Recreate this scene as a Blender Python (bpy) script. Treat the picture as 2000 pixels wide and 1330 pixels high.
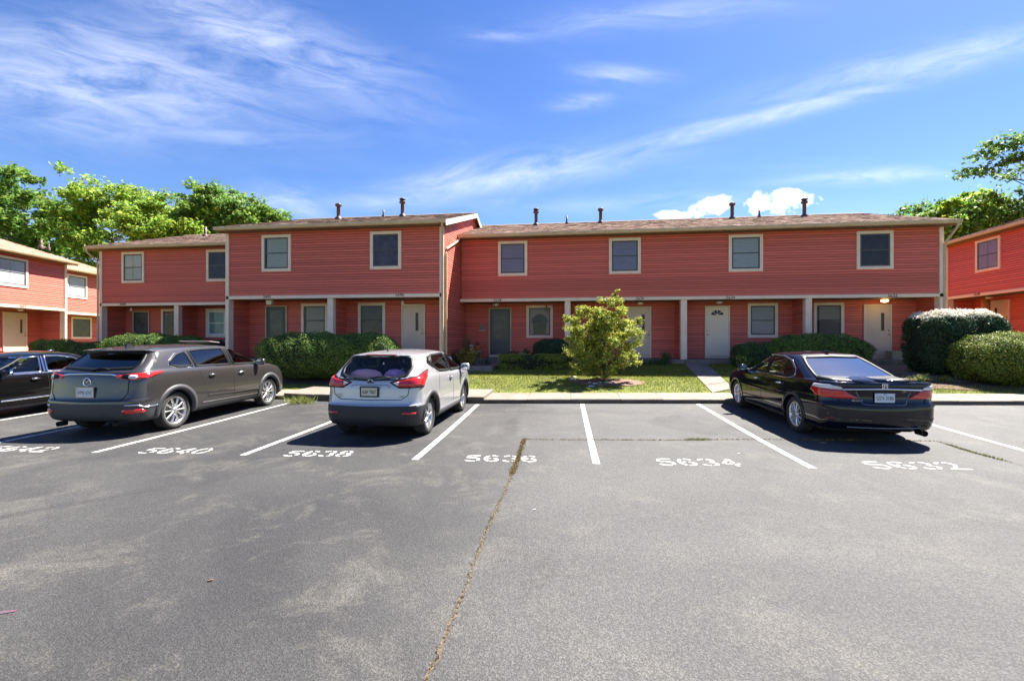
import bpy, bmesh, math, random
import numpy as np
from mathutils import Vector, Matrix
from mathutils.bvhtree import BVHTree
for _o in list(bpy.data.objects): bpy.data.objects.remove(_o)
SC = bpy.context.scene
COL = SC.collection
R = math.radians
# ---------------------------------------------------------------- camera, sky, sun, exposure
YAW = R(7.43); EYE = 1.75; FPX = 889.0
cam_d = bpy.data.cameras.new('camera'); cam = bpy.data.objects.new('camera', cam_d); COL.objects.link(cam)
cam_d.sensor_width = 36; cam_d.lens = 36 * FPX / 2000; cam_d.clip_end = 3000; cam_d.clip_start = .05
cam.location = (0, 0, EYE); cam.rotation_euler = (R(90), 0, YAW)
SC.camera = cam
SUN = Vector((.47, .50, 1.0)).normalized()
sun_d = bpy.data.lights.new('sun', 'SUN'); sun = bpy.data.objects.new('sun', sun_d); COL.objects.link(sun)
sun_d.energy = 4.7; sun_d.angle = R(.53); sun_d.color = (1, .955, .88)
sun.rotation_euler = (-SUN).to_track_quat('-Z', 'Y').to_euler()
vs = SC.view_settings; vs.view_transform = 'Standard'; vs.look = 'None'; vs.gamma = 1; vs.exposure = 1.98; vs.use_curve_mapping = False
SC.cycles.max_bounces = 6; SC.cycles.transparent_max_bounces = 10; SC.cycles.caustics_reflective = False; SC.cycles.caustics_refractive = False
SC.cycles.use_denoising = True

W = bpy.data.worlds.new('World'); W.cycles.sampling_method = 'MANUAL'; W.cycles.sample_map_resolution = 512; SC.world = W; W.use_nodes = True
def world():
    nt = W.node_tree; N = nt.nodes; K = nt.links; N.clear()
    def nd(t, **k):
        n = N.new(t)
        for a, b in k.items(): setattr(n, a, b)
        return n
    def mth(op, a, b=None, c=None, clamp=False):
        n = nd('ShaderNodeMath', operation=op, use_clamp=clamp)
        for i, v in enumerate((a, b, c)):
            if v is None: continue
            if isinstance(v, (int, float)): n.inputs[i].default_value = v
            else: K.new(v, n.inputs[i])
        return n.outputs[0]
    def dot(v, d):
        n = nd('ShaderNodeVectorMath', operation='DOT_PRODUCT'); K.new(v, n.inputs[0]); n.inputs[1].default_value = d
        return n.outputs['Value']
    sky = nd('ShaderNodeTexSky', sky_type='NISHITA', sun_disc=False)
    sky.sun_elevation = math.asin(SUN.z); sky.sun_rotation = math.atan2(SUN.x, SUN.y)
    sky.air_density = 1.0; sky.dust_density = .25; sky.ozone_density = 2.8
    hs = nd('ShaderNodeHueSaturation'); hs.inputs['Hue'].default_value = .514; hs.inputs['Saturation'].default_value = 1.25; K.new(sky.outputs[0], hs.inputs['Color'])
    tc = nd('ShaderNodeTexCoord'); D = tc.outputs['Generated']
    fw = (-math.sin(YAW), math.cos(YAW), 0); rt = (math.cos(YAW), math.sin(YAW), 0)
    df = dot(D, fw); ok = mth('GREATER_THAN', df, .12); dfc = mth('MAXIMUM', df, .12)
    u = mth('DIVIDE', dot(D, rt), dfc); v = mth('DIVIDE', dot(D, (0, 0, 1)), dfc)
    # cirrus everywhere: stretched noise on a flat layer high above
    zz = mth('MAXIMUM', mth('ADD', dot(D, (0, 0, 1)), .10), .05)
    px = mth('DIVIDE', dot(D, (.94, .34, 0)), zz); py = mth('DIVIDE', dot(D, (-.34, .94, 0)), zz)
    def noise(x, y, z, sc, det=6, rough=.6, dist=0):
        c = nd('ShaderNodeCombineXYZ')
        for i, q in enumerate((x, y, z)):
            if isinstance(q, (int, float)): c.inputs[i].default_value = q
            else: K.new(q, c.inputs[i])
        n = nd('ShaderNodeTexNoise'); n.inputs['Scale'].default_value = sc; n.inputs['Detail'].default_value = det
        n.inputs['Roughness'].default_value = rough; n.inputs['Distortion'].default_value = dist
        K.new(c.outputs[0], n.inputs['Vector']); return n.outputs['Fac']
    base = noise(mth('MULTIPLY', px, .35), py, 2.3, 1.1, 5, .62, .4)
    cir = mth('MULTIPLY', mth('SUBTRACT', base, .50, clamp=True), 1.3, clamp=True)
    # streaks and puffs seen in the view: (centre u, v, angle, half length, half width, amount, fineness)
    total = mth('MULTIPLY', cir, .30)
    def rot(ang):
        ca, sa = math.cos(ang), math.sin(ang)
        return mth('ADD', mth('MULTIPLY', u, ca), mth('MULTIPLY', v, sa)), mth('SUBTRACT', mth('MULTIPLY', v, ca), mth('MULTIPLY', u, sa))
    fields = {}
    for key, ang in (('r', .22), ('l', -.2), ('h', .03)):
        s_, t_ = rot(ang); n_ = noise(mth('MULTIPLY', s_, 2.0), mth('MULTIPLY', t_, 8.5), ang * 9, 2.3, 5, .62, .6)
        fields[key] = mth('MULTIPLY', mth('SUBTRACT', n_, .30, clamp=True), 1.55)
    pn = mth('MULTIPLY', mth('SUBTRACT', noise(u, mth('MULTIPLY', v, 1.3), 4.4, 20, 5, .62), .5), 5.0)
    def streak(cu, cv, ang, a, b, amt, fine=1., puff=False):
        ca, sa = math.cos(ang), math.sin(ang)
        du = mth('SUBTRACT', u, cu); dv = mth('SUBTRACT', v, cv)
        s = mth('ADD', mth('MULTIPLY', du, ca / a), mth('MULTIPLY', dv, sa / a))
        t = mth('SUBTRACT', mth('MULTIPLY', dv, ca / b), mth('MULTIPLY', du, sa / b))
        r = mth('ADD', mth('MULTIPLY', s, s), mth('MULTIPLY', t, t))
        if puff: m = mth('MULTIPLY', mth('SUBTRACT', mth('ADD', 1.0, pn), r), 1.6, clamp=True)
        else: m = mth('MULTIPLY', mth('EXPONENT', mth('MULTIPLY', r, -1)), fields['r' if ang > .12 else ('l' if ang < -.05 else 'h')], clamp=True)
        return mth('MULTIPLY', mth('MULTIPLY', m, amt), ok)
    def P(x, y): return ((x - 1000) / FPX, (665 - y) / FPX)
    for (x, y, ang, a, b, amt, fine, puff) in [
        (200, 150, -.10, .42, .12, .75, .35, 0), (480, 60, -.42, .36, .075, .75, .5, 0), (650, 118, -.12, .16, .035, .8, .6, 0),
        (250, 195, .04, .30, .025, .6, 1, 0), (380, 262, 0, .34, .035, .38, .8, 0),
        (1000, 340, .17, .30, .040, .75, .8, 0), (1500, 225, .245, .48, .020, .75, 1, 0), (1820, 120, .22, .36, .035, .6, .7, 0),
        (1750, 342, .06, .22, .016, .75, 1, 0), (1210, 148, -.06, .09, .020, .7, 1, 0), (1135, 200, .1, .06, .017, .55, 1, 0),
        (985, 70, .0, .08, .014, .5, 1, 0), (1250, 35, .1, .30, .03, .4, .6, 0), (1250, 395, .03, .3, .02, .4, 1, 0), (560, 395, -.1, .10, .035, .6, .5, 0),
        (800, 395, .0, .3, .02, .4, .8, 0),
        (1385, 404, .25, .060, .022, .95, 1, 1), (1525, 396, 0, .075, .030, .98, 1, 1), (1320, 420, 0, .05, .012, .7, 1, 1)]:
        cu, cv = P(x, y)
        total = mth('MAXIMUM', total, streak(cu, cv, ang, a, b, amt, fine, bool(puff)))
    bg = nd('ShaderNodeBackground'); bg.inputs['Strength'].default_value = .050
    cl = nd('ShaderNodeMixRGB'); cl.inputs['Color2'].default_value = (7.6, 7.9, 8.6, 1)
    K.new(mth('MINIMUM', total, .93), cl.inputs['Fac']); K.new(hs.outputs[0], cl.inputs['Color1'])
    K.new(cl.outputs[0], bg.inputs['Color'])
    o = nd('ShaderNodeOutputWorld'); K.new(bg.outputs[0], o.inputs['Surface'])
world()

# ---------------------------------------------------------------- pixel -> place
CA, SA = math.cos(YAW), math.sin(YAW)
def ray(x, y):
    u = (x - 1000) / FPX; v = (665 - y) / FPX
    return Vector((-SA + u * CA, CA + u * SA, v))
def PY(x, y, Y):
    d = ray(x, y); t = Y / d.y; return Vector((d.x * t, Y, EYE + d.z * t))
def on(fn, x, y):
    """where the line of sight meets the height field fn"""
    d = ray(x, y); z = 0.
    for _ in range(40):
        t = (z - EYE) / d.z if d.z < -1e-4 else 60
        t = min(t, 80); z = .5 * z + .5 * fn(d.x * t, d.y * t)
    return Vector((d.x * t, d.y * t, fn(d.x * t, d.y * t)))

# ---------------------------------------------------------------- materials
MATS = {}
def mat(name, c, c2=None, scale=6., rough=.6, metal=0., bump=0., bscale=60., coat=0., spec=.5, stretch=None, det=5, lo=.35, hi=.65, rnd=0., attr=None, transl=0., alpha=1., emit=None, estr=0., coord='Object', fleck=0.):
    if name in MATS: return MATS[name]
    m = bpy.data.materials.new(name); m.use_nodes = True; MATS[name] = m
    nt = m.node_tree; N = nt.nodes; K = nt.links
    b = N['Principled BSDF']; b.inputs['Roughness'].default_value = rough; b.inputs['Metallic'].default_value = metal
    b.inputs['Specular IOR Level'].default_value = spec
    if coat: b.inputs['Coat Weight'].default_value = coat; b.inputs['Coat Roughness'].default_value = .03
    tc = N.new('ShaderNodeTexCoord'); vec = tc.outputs[coord]
    if stretch:
        mp = N.new('ShaderNodeMapping'); mp.inputs['Scale'].default_value = stretch; K.new(vec, mp.inputs[0]); vec = mp.outputs[0]
    colr = None
    if c2:
        n = N.new('ShaderNodeTexNoise'); n.inputs['Scale'].default_value = scale; n.inputs['Detail'].default_value = det; n.inputs['Roughness'].default_value = .65
        K.new(vec, n.inputs['Vector'])
        rp = N.new('ShaderNodeValToRGB'); rp.color_ramp.elements[0].position = lo; rp.color_ramp.elements[1].position = hi
        rp.color_ramp.elements[0].color = (*c, 1); rp.color_ramp.elements[1].color = (*c2, 1)
        K.new(n.outputs['Fac'], rp.inputs[0]); colr = rp.outputs[0]
    else:
        b.inputs['Base Color'].default_value = (*c, 1)
    if rnd:
        hs = N.new('ShaderNodeHueSaturation'); hs.inputs['Color'].default_value = (*c, 1)
        if attr:
            at = N.new('ShaderNodeAttribute'); at.attribute_name = attr; src = at.outputs['Fac']
        else:
            oi = N.new('ShaderNodeObjectInfo'); src = oi.outputs['Random']
        mr = N.new('ShaderNodeMapRange'); mr.inputs[3].default_value = 1 - rnd; mr.inputs[4].default_value = 1 + rnd
        K.new(src, mr.inputs[0]); K.new(mr.outputs[0], hs.inputs['Value'])
        if attr:
            mh = N.new('ShaderNodeMapRange'); mh.inputs[3].default_value = .5 - .06 * min(1, rnd * 2); mh.inputs[4].default_value = .5 + .03 * min(1, rnd * 2)
            ml = N.new('ShaderNodeMath'); ml.operation = 'FRACT'; mm = N.new('ShaderNodeMath'); mm.operation = 'MULTIPLY'; mm.inputs[1].default_value = 7.31
            K.new(src, mm.inputs[0]); K.new(mm.outputs[0], ml.inputs[0]); K.new(ml.outputs[0], mh.inputs[0]); K.new(mh.outputs[0], hs.inputs['Hue'])
        if colr: K.new(colr, hs.inputs['Color'])
        colr = hs.outputs[0]
    if colr: K.new(colr, b.inputs['Base Color'])
    if bump:
        n = N.new('ShaderNodeTexNoise'); n.inputs['Scale'].default_value = bscale; n.inputs['Detail'].default_value = 4; K.new(vec, n.inputs['Vector'])
        bp = N.new('ShaderNodeBump'); bp.inputs['Strength'].default_value = bump; bp.inputs['Distance'].default_value = .02
        K.new(n.outputs['Fac'], bp.inputs['Height']); K.new(bp.outputs[0], b.inputs['Normal'])
    if emit: b.inputs['Emission Color'].default_value = (*emit, 1); b.inputs['Emission Strength'].default_value = estr
    if transl:
        out = N['Material Output']; t = N.new('ShaderNodeBsdfTranslucent'); mx = N.new('ShaderNodeMixShader'); mx.inputs[0].default_value = transl
        if colr: K.new(colr, t.inputs['Color'])
        else: t.inputs['Color'].default_value = (*c, 1)
        K.new(b.outputs[0], mx.inputs[1]); K.new(t.outputs[0], mx.inputs[2]); K.new(mx.outputs[0], out.inputs['Surface'])
    return m
def glass(name, tint, f0=.05, refl=1.0, rough=.0):
    """thin pane: clear tinted film plus a two-sided Schlick mirror layer"""
    if name in MATS: return MATS[name]
    m = bpy.data.materials.new(name); m.use_nodes = True; MATS[name] = m
    nt = m.node_tree; N = nt.nodes; K = nt.links; N.remove(N['Principled BSDF'])
    t = N.new('ShaderNodeBsdfTransparent'); t.inputs[0].default_value = (*tint, 1)
    g = N.new('ShaderNodeBsdfGlossy'); g.inputs['Roughness'].default_value = rough; g.inputs[0].default_value = (refl, refl, refl, 1)
    lw = N.new('ShaderNodeLayerWeight'); lw.inputs['Blend'].default_value = .5
    p = N.new('ShaderNodeMath'); p.operation = 'POWER'; p.inputs[1].default_value = 5; K.new(lw.outputs['Facing'], p.inputs[0])
    q = N.new('ShaderNodeMath'); q.operation = 'MULTIPLY_ADD'; q.inputs[1].default_value = 1 - f0; q.inputs[2].default_value = f0; K.new(p.outputs[0], q.inputs[0])
    x = N.new('ShaderNodeMixShader'); K.new(q.outputs[0], x.inputs[0]); K.new(t.outputs[0], x.inputs[1]); K.new(g.outputs[0], x.inputs[2])
    K.new(x.outputs[0], N['Material Output'].inputs['Surface']); return m

# ---------------------------------------------------------------- mesh helpers
class MB:
    def __init__(s): s.v = []; s.f = []
    def quad(s, a, b, c, d): i = len(s.v); s.v += [a, b, c, d]; s.f.append((i, i + 1, i + 2, i + 3)); return s
    def tri(s, a, b, c): i = len(s.v); s.v += [a, b, c]; s.f.append((i, i + 1, i + 2)); return s
    def box(s, x0, x1, y0, y1, z0, z1):
        i = len(s.v)
        s.v += [(x, y, z) for z in (z0, z1) for y in (y0, y1) for x in (x0, x1)]
        s.f += [tuple(i + k for k in q) for q in ((0, 2, 3, 1), (4, 5, 7, 6), (0, 1, 5, 4), (2, 6, 7, 3), (0, 4, 6, 2), (1, 3, 7, 5))]
        return s
    def bbox(s, x0, x1, y0, y1, z0, z1, b=.01):
        """box with chamfered edges"""
        xs = (x0, x1); ys = (y0, y1); zs = (z0, z1); i = len(s.v); idx = {}
        for a in (0, 1):
            for c in (0, 1):
                for d in (0, 1):
                    sx = b if a == 0 else -b; sy = b if c == 0 else -b; sz = b if d == 0 else -b
                    for k, p in enumerate(((xs[a], ys[c] + sy, zs[d] + sz), (xs[a] + sx, ys[c], zs[d] + sz), (xs[a] + sx, ys[c] + sy, zs[d]))):
                        idx[(a, c, d, k)] = len(s.v); s.v.append(p)
        for ax in range(3):
            for side in (0, 1):
                def key(p, q):
                    t = [0, 0, 0]; t[ax] = side; o = [k for k in range(3) if k != ax]; t[o[0]] = p; t[o[1]] = q; return (*t, ax)
                r = [idx[key(0, 0)], idx[key(1, 0)], idx[key(1, 1)], idx[key(0, 1)]]; s.f.append(tuple(r if (side == 1) != (ax == 1) else r[::-1]))
        for ax in range(3):
            o = [k for k in range(3) if k != ax]
            for p in (0, 1):
                for q in (0, 1):
                    def kk(e, k):
                        t = [0, 0, 0]; t[ax] = e; t[o[0]] = p; t[o[1]] = q; return idx[(*t, k)]
                    s.f.append((kk(0, o[0]), kk(1, o[0]), kk(1, o[1]), kk(0, o[1])))
        for a in (0, 1):
            for c in (0, 1):
                for d in (0, 1): s.f.append(tuple(idx[(a, c, d, k)] for k in range(3)))
        return s
    def tube(s, pts, r, n=8, cap=True):
        pts = [Vector(p) for p in pts]; rs = r if isinstance(r, (list, tuple)) else [r] * len(pts); i = len(s.v); up = Vector((.13, .21, .97))
        for k, p in enumerate(pts):
            d = (pts[min(k + 1, len(pts) - 1)] - pts[max(k - 1, 0)]).normalized()
            a = d.cross(up); a = a.normalized() if a.length > .05 else d.cross(Vector((1, 0, 0))).normalized(); b = d.cross(a)
            for q in range(n):
                t = 2 * math.pi * q / n; s.v.append(tuple(p + rs[k] * (a * math.cos(t) + b * math.sin(t))))
        for k in range(len(pts) - 1):
            for q in range(n):
                s.f.append((i + k * n + q, i + k * n + (q + 1) % n, i + (k + 1) * n + (q + 1) % n, i + (k + 1) * n + q))
        if cap: s.f.append(tuple(range(i, i + n))); s.f.append(tuple(range(i + (len(pts) - 1) * n, i + len(pts) * n))[::-1])
        return s
    def lathe(s, prof, n=24, ax='z', c=(0, 0, 0)):
        i = len(s.v); m = len(prof)
        for q in range(n):
            t = 2 * math.pi * q / n
            for r, h in prof:
                a, b = r * math.cos(t), r * math.sin(t)
                p = (a, b, h) if ax == 'z' else ((a, h, b) if ax == 'y' else (h, a, b))
                s.v.append((p[0] + c[0], p[1] + c[1], p[2] + c[2]))
        for q in range(n):
            for k in range(m - 1):
                a = i + q * m + k; b = i + ((q + 1) % n) * m + k; s.f.append((a, b, b + 1, a + 1))
        return s
    def prism(s, poly, d0, d1, ax='x'):
        """poly: 2-D outline, extruded along ax"""
        i = len(s.v); n = len(poly)
        for d in (d0, d1):
            for a, b in poly: s.v.append((d, a, b) if ax == 'x' else ((a, d, b) if ax == 'y' else (a, b, d)))
        s.f.append(tuple(range(i, i + n))[::-1]); s.f.append(tuple(range(i + n, i + 2 * n)))
        for k in range(n): s.f.append((i + k, i + (k + 1) % n, i + n + (k + 1) % n, i + n + k))
        return s
    def build(s, name, m, parent=None, smooth=False, fix=True):
        me = bpy.data.meshes.new(name); me.from_pydata([tuple(p) for p in s.v], [], s.f); me.update()
        if fix:
            bm = bmesh.new(); bm.from_mesh(me); bmesh.ops.recalc_face_normals(bm, faces=bm.faces); bm.to_mesh(me); bm.free()
        return obj(name, me, m, parent, smooth)
def obj(name, me, m, parent=None, smooth=False):
    if m and not me.materials: me.materials.append(m)
    if smooth: me.polygons.foreach_set('use_smooth', [True] * len(me.polygons))
    o = bpy.data.objects.new(name, me); COL.objects.link(o)
    if parent: o.parent = parent
    return o
def tag(o, label=None, cat=None, group=None, kind=None):
    if label: o['label'] = label
    if cat: o['category'] = cat
    if group: o['group'] = group
    if kind: o['kind'] = kind
    return o
def empty(name, loc=(0, 0, 0), rz=0., label=None, cat=None, group=None):
    o = bpy.data.objects.new(name, None); COL.objects.link(o); o.location = loc; o.rotation_euler = (0, 0, rz); o.empty_display_size = .2
    return tag(o, label, cat, group)
def text_mesh(txt, size, ext=.004, shear=0., space=1.):
    cu = bpy.data.curves.new('t', 'FONT'); cu.body = txt; cu.size = size; cu.extrude = ext; cu.align_x = 'CENTER'; cu.align_y = 'CENTER'; cu.shear = shear; cu.space_character = space
    o = bpy.data.objects.new('t', cu); COL.objects.link(o); bpy.context.view_layer.update()
    me = bpy.data.meshes.new_from_object(o.evaluated_get(bpy.context.evaluated_depsgraph_get())); bpy.data.objects.remove(o); me.materials.clear(); return me
def fast_mesh(name, V, F4, rnd=None):
    """numpy verts (n,3), quads (m,4)"""
    me = bpy.data.meshes.new(name); V = np.asarray(V, np.float32); F4 = np.asarray(F4, np.int32); k = F4.shape[1]
    me.vertices.add(len(V)); me.vertices.foreach_set('co', V.ravel()); me.loops.add(F4.size); me.loops.foreach_set('vertex_index', F4.ravel())
    me.polygons.add(len(F4)); me.polygons.foreach_set('loop_start', np.arange(0, F4.size, k, dtype=np.int32)); me.polygons.foreach_set('loop_total', np.full(len(F4), k, np.int32))
    me.update(calc_edges=True)
    if rnd is not None:
        a = me.attributes.new('rnd', 'FLOAT', 'FACE'); a.data.foreach_set('value', np.asarray(rnd, np.float32))
    return me
def smooth01(a, b, x): t = min(1, max(0, (x - a) / (b - a))); return t * t * (3 - 2 * t)
# ---------------------------------------------------------------- ground heights
rng = np.random.default_rng(7); random.seed(7)
def lot(x, y):
    s = min(.034, max(.008, .020 + .0012 * x)); t = y - 8.2
    return s * (math.sqrt(t * t + 1) + t) / 2 if t > -9 else 0.
_cp = [on(lot, *p) for p in ((545, 779), (640, 784), (960, 788), (1100, 788), (1250, 788), (1420, 788), (1830, 791), (1995, 791))]
_cx = [p.x for p in _cp]; _cy = [p.y for p in _cp]
_cs = (_cy[-1] - _cy[0]) / (_cx[-1] - _cx[0])
def curb(x):
    if x < _cx[0]: return _cy[0] + max(-1.2, _cs * .5 * (x - _cx[0]))
    if x > _cx[-1]: return _cy[-1] + _cs * min(8, x - _cx[-1])
    return float(np.interp(x, _cx, _cy))
def lawn(x, y):
    c = curb(x); z0 = lot(x, c) + .11
    z = z0 + .085 * max(0, y - c - 1.1)
    top = .84 + .42 * smooth01(12, 19, x)
    return min(z, top) if z < top - .1 else top - .1 * math.exp(-(z - top + .1) / .1) if z < top + 2 else top
def gnd(x, y):
    if -26 < x < 23 and -32 < y < curb(x) + .1: return lot(x, y) - (.06 if y > curb(x) - .3 else .6)
    if y <= curb(x) + .1: return -.06 + .1 * smooth01(0, 3, max(-26 - x, x - 23, -32 - y))
    return lawn(x, y)

M_ASPH = bpy.data.materials.new('asphalt'); M_ASPH.use_nodes = True
def asphalt():
    nt = M_ASPH.node_tree; N = nt.nodes; K = nt.links; b = N['Principled BSDF']
    tc = N.new('ShaderNodeTexCoord'); vec = tc.outputs['Object']
    def noise(sc, det=6, rough=.6, dist=0, st=None):
        n = N.new('ShaderNodeTexNoise'); n.inputs['Scale'].default_value = sc; n.inputs['Detail'].default_value = det; n.inputs['Roughness'].default_value = rough; n.inputs['Distortion'].default_value = dist
        v = vec
        if st:
            mp = N.new('ShaderNodeMapping'); mp.inputs['Scale'].default_value = st; K.new(vec, mp.inputs[0]); v = mp.outputs[0]
        K.new(v, n.inputs['Vector']); return n.outputs['Fac']
    def ramp(src, a, b_, c0, c1):
        r = N.new('ShaderNodeValToRGB'); e = r.color_ramp.elements; e[0].position = a; e[1].position = b_; e[0].color = (*c0, 1); e[1].color = (*c1, 1); K.new(src, r.inputs[0]); return r.outputs[0]
    def mix(t, f, a, c):
        m = N.new('ShaderNodeMixRGB'); m.blend_type = t
        for s, v in ((m.inputs[0], f), (m.inputs[1], a), (m.inputs[2], c)):
            if isinstance(v, (int, float)): s.default_value = v
            elif isinstance(v, tuple): s.default_value = (*v, 1)
            else: K.new(v, s)
        return m.outputs[0]
    # two paving passes meet along the long crack: sealed dark on the left, bare and grainy on the right
    sx = N.new('ShaderNodeSeparateXYZ'); K.new(vec, sx.inputs[0])
    wob = N.new('ShaderNodeMath'); wob.operation = 'MULTIPLY_ADD'; K.new(noise(.8, 4, .6), wob.inputs[0]); wob.inputs[1].default_value = 1.2; K.new(sx.outputs[0], wob.inputs[2])
    sd = N.new('ShaderNodeMapRange'); sd.interpolation_type = 'SMOOTHSTEP'; sd.inputs[1].default_value = -1.1; sd.inputs[2].default_value = .6; K.new(wob.outputs[0], sd.inputs[0])
    n1 = noise(.22, 5, .6, .8)
    sealed = ramp(n1, .34, .66, (0.0222, 0.0219, 0.0239), (0.0544, 0.0528, 0.0522)); bare = ramp(n1, .34, .66, (0.0489, 0.0483, 0.0500), (0.0833, 0.0822, 0.0828))
    big = mix('MIX', sd.outputs[0], sealed, bare)
    worn = ramp(noise(1.1, 9, .76, .5), .51, .66, (0, 0, 0), (1, 1, 1))
    col = mix('MIX', mix('MULTIPLY', 1., worn, (.55, .55, .55)), big, (0.1111, 0.1056, 0.0917))
    dark = ramp(noise(.55, 6, .6, 1.2, (1, .6, 1)), .56, .72, (0, 0, 0), (1, 1, 1))
    col = mix('MIX', mix('MULTIPLY', 1., dark, (.62, .62, .62)), col, (0.0200, 0.0200, 0.0222))
    spot = ramp(noise(3.1, 5, .7, .3), .68, .76, (0, 0, 0), (1, 1, 1)); col = mix('MIX', mix('MULTIPLY', 1., spot, (.4, .4, .4)), col, (0.1333, 0.1222, 0.1000))
    # aggregate: pale and dark stones in the binder
    vo = N.new('ShaderNodeTexVoronoi'); vo.inputs['Scale'].default_value = 115; K.new(vec, vo.inputs['Vector'])
    agg = ramp(vo.outputs['Color'], .35, .95, (.62, .62, .62), (1.6, 1.58, 1.53))
    col = mix('MULTIPLY', .85, col, agg)
    fine = ramp(noise(260, 3, .7), .35, .68, (.68, .68, .68), (1.32, 1.32, 1.32)); col = mix('MULTIPLY', .7, col, fine)
    col = mix('MULTIPLY', 1., col, (1.12, 1.10, 1.06)); K.new(col, b.inputs['Base Color']); b.inputs['Roughness'].default_value = .78; b.inputs['Specular IOR Level'].default_value = .45
    bp = N.new('ShaderNodeBump'); bp.inputs['Strength'].default_value = .55; bp.inputs['Distance'].default_value = .008
    hh = N.new('ShaderNodeMath'); hh.operation = 'ADD'; K.new(vo.outputs['Distance'], hh.inputs[0]); K.new(noise(140, 4, .7), hh.inputs[1])
    K.new(hh.outputs[0], bp.inputs['Height']); K.new(bp.outputs[0], b.inputs['Normal'])
asphalt()
M_SOIL = mat('soil', (.045, .030, .020), (.10, .07, .05), 9, .95, bump=.6, bscale=40)
M_CONC = mat('concrete', (0.1674, 0.1364, 0.1054), (0.2542, 0.2108, 0.1674), 2.2, .88, bump=.25, bscale=70, det=9)
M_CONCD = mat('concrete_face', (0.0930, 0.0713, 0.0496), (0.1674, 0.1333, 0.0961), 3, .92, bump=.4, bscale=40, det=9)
M_PAINT = mat('road_paint', (.08, .08, .08), (.50, .49, .45), 11, .75, det=10, lo=.34, hi=.47, bump=.2, bscale=120)
M_TURF = mat('turf', (.07, .095, .014), (.20, .21, .034), 2.0, .95, bump=.5, bscale=90, det=9)
M_GRASS = mat('grass_blades', (.20, .24, .026), rnd=.5, attr='rnd', rough=.6, transl=.35)
M_MULCH = mat('mulch', (.06, .035, .022), (.22, .13, .085), 22, .95, bump=1, bscale=60, det=9)

# one sheet to the horizon, then the lot 4-6 cm above it
def sheet():
    xs = np.concatenate([-np.geomspace(400, 30, 14), np.arange(-28, 28.1, 1.), np.geomspace(30, 400, 14)])
    offs = np.concatenate([np.arange(.1, 12, .6), np.geomspace(12.5, 500, 22)])
    near = np.concatenate([-np.geomspace(500, 34, 10), np.arange(-32, 0, 8.), [.0]])
    V = []; nr = len(near) + len(offs)
    for x in xs:
        c = curb(x)
        for k, t in enumerate(near): y = t if k < len(near) - 1 else c; V.append((x, y, gnd(x, y)))
        for o in offs: V.append((x, c + o, gnd(x, c + o + .02)))
    F = [(i * nr + j, (i + 1) * nr + j, (i + 1) * nr + j + 1, i * nr + j + 1) for i in range(len(xs) - 1) for j in range(nr - 1)]
    tag(obj('ground', fast_mesh('ground', V, F), M_TURF, smooth=True), kind='structure')
    xs = np.arange(-25, 22.6, .5); ts = np.concatenate([np.linspace(-30, 6, 10)[:-1], np.linspace(6, 20, 29)])
    V = []; n = 30
    for x in xs:
        c = curb(x) + .05
        for k in range(n): y = -30 + (c + 30) * (k / (n - 1)) ** .45; V.append((x, y, lot(x, y)))
    F = [(i * n + j, (i + 1) * n + j, (i + 1) * n + j + 1, i * n + j + 1) for i in range(len(xs) - 1) for j in range(n - 1)]
    tag(obj('parking_lot', fast_mesh('parking_lot', V, F), M_ASPH, smooth=True), kind='structure')
sheet()

# kerb walk in slabs
sw = tag(empty('sidewalk'), kind='structure')
x = -24.; k = 0
while x < 19:
    w = 1.20 + .12 * math.sin(k * 2.3); xe = x + w
    pad = (_cp[0].x - .35 < (x + xe) / 2 < _cp[1].x + .4) or (-4.2 < (x + xe) / 2 < -2.15)
    hgt = .185 if pad else .115; dep = 1.55 if pad else 1.2
    mb = MB(); y0 = curb(x); y1 = curb(xe); z0 = lot(x, y0); z1 = lot(xe, y1); j = .004 * math.sin(k * 5.1)
    g = .006; bv = .018
    P = []
    for (xx, yy, zz) in ((x + g, y0, z0), (xe - g, y1, z1)):
        P.append([(xx, yy, zz - .1), (xx, yy - .0 + j, zz + hgt - bv), (xx, yy + bv, zz + hgt + j), (xx, yy + dep, zz + hgt + .03), (xx, yy + dep, zz - .1)])
    i = 0; mb.v = P[0] + P[1]; mb.f = [(0, 1, 2, 3, 4), (9, 8, 7, 6, 5)] + [(q, q + 5, (q + 1) % 5 + 5, (q + 1) % 5) for q in range(5)]
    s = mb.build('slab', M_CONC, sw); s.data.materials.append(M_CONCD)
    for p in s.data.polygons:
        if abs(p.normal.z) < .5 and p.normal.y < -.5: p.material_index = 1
    if pad and -3.2 < (x + xe) / 2 < -2.1:
        c = on(lot, 917, 784); MB().tube([(c.x, curb(c.x) - .004, c.z + .07), (c.x, curb(c.x) + .03, c.z + .07)], .045, 12).build('drain_hole', mat('black_hole', (.004, .004, .004)), s)
    x = xe; k += 1

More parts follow.
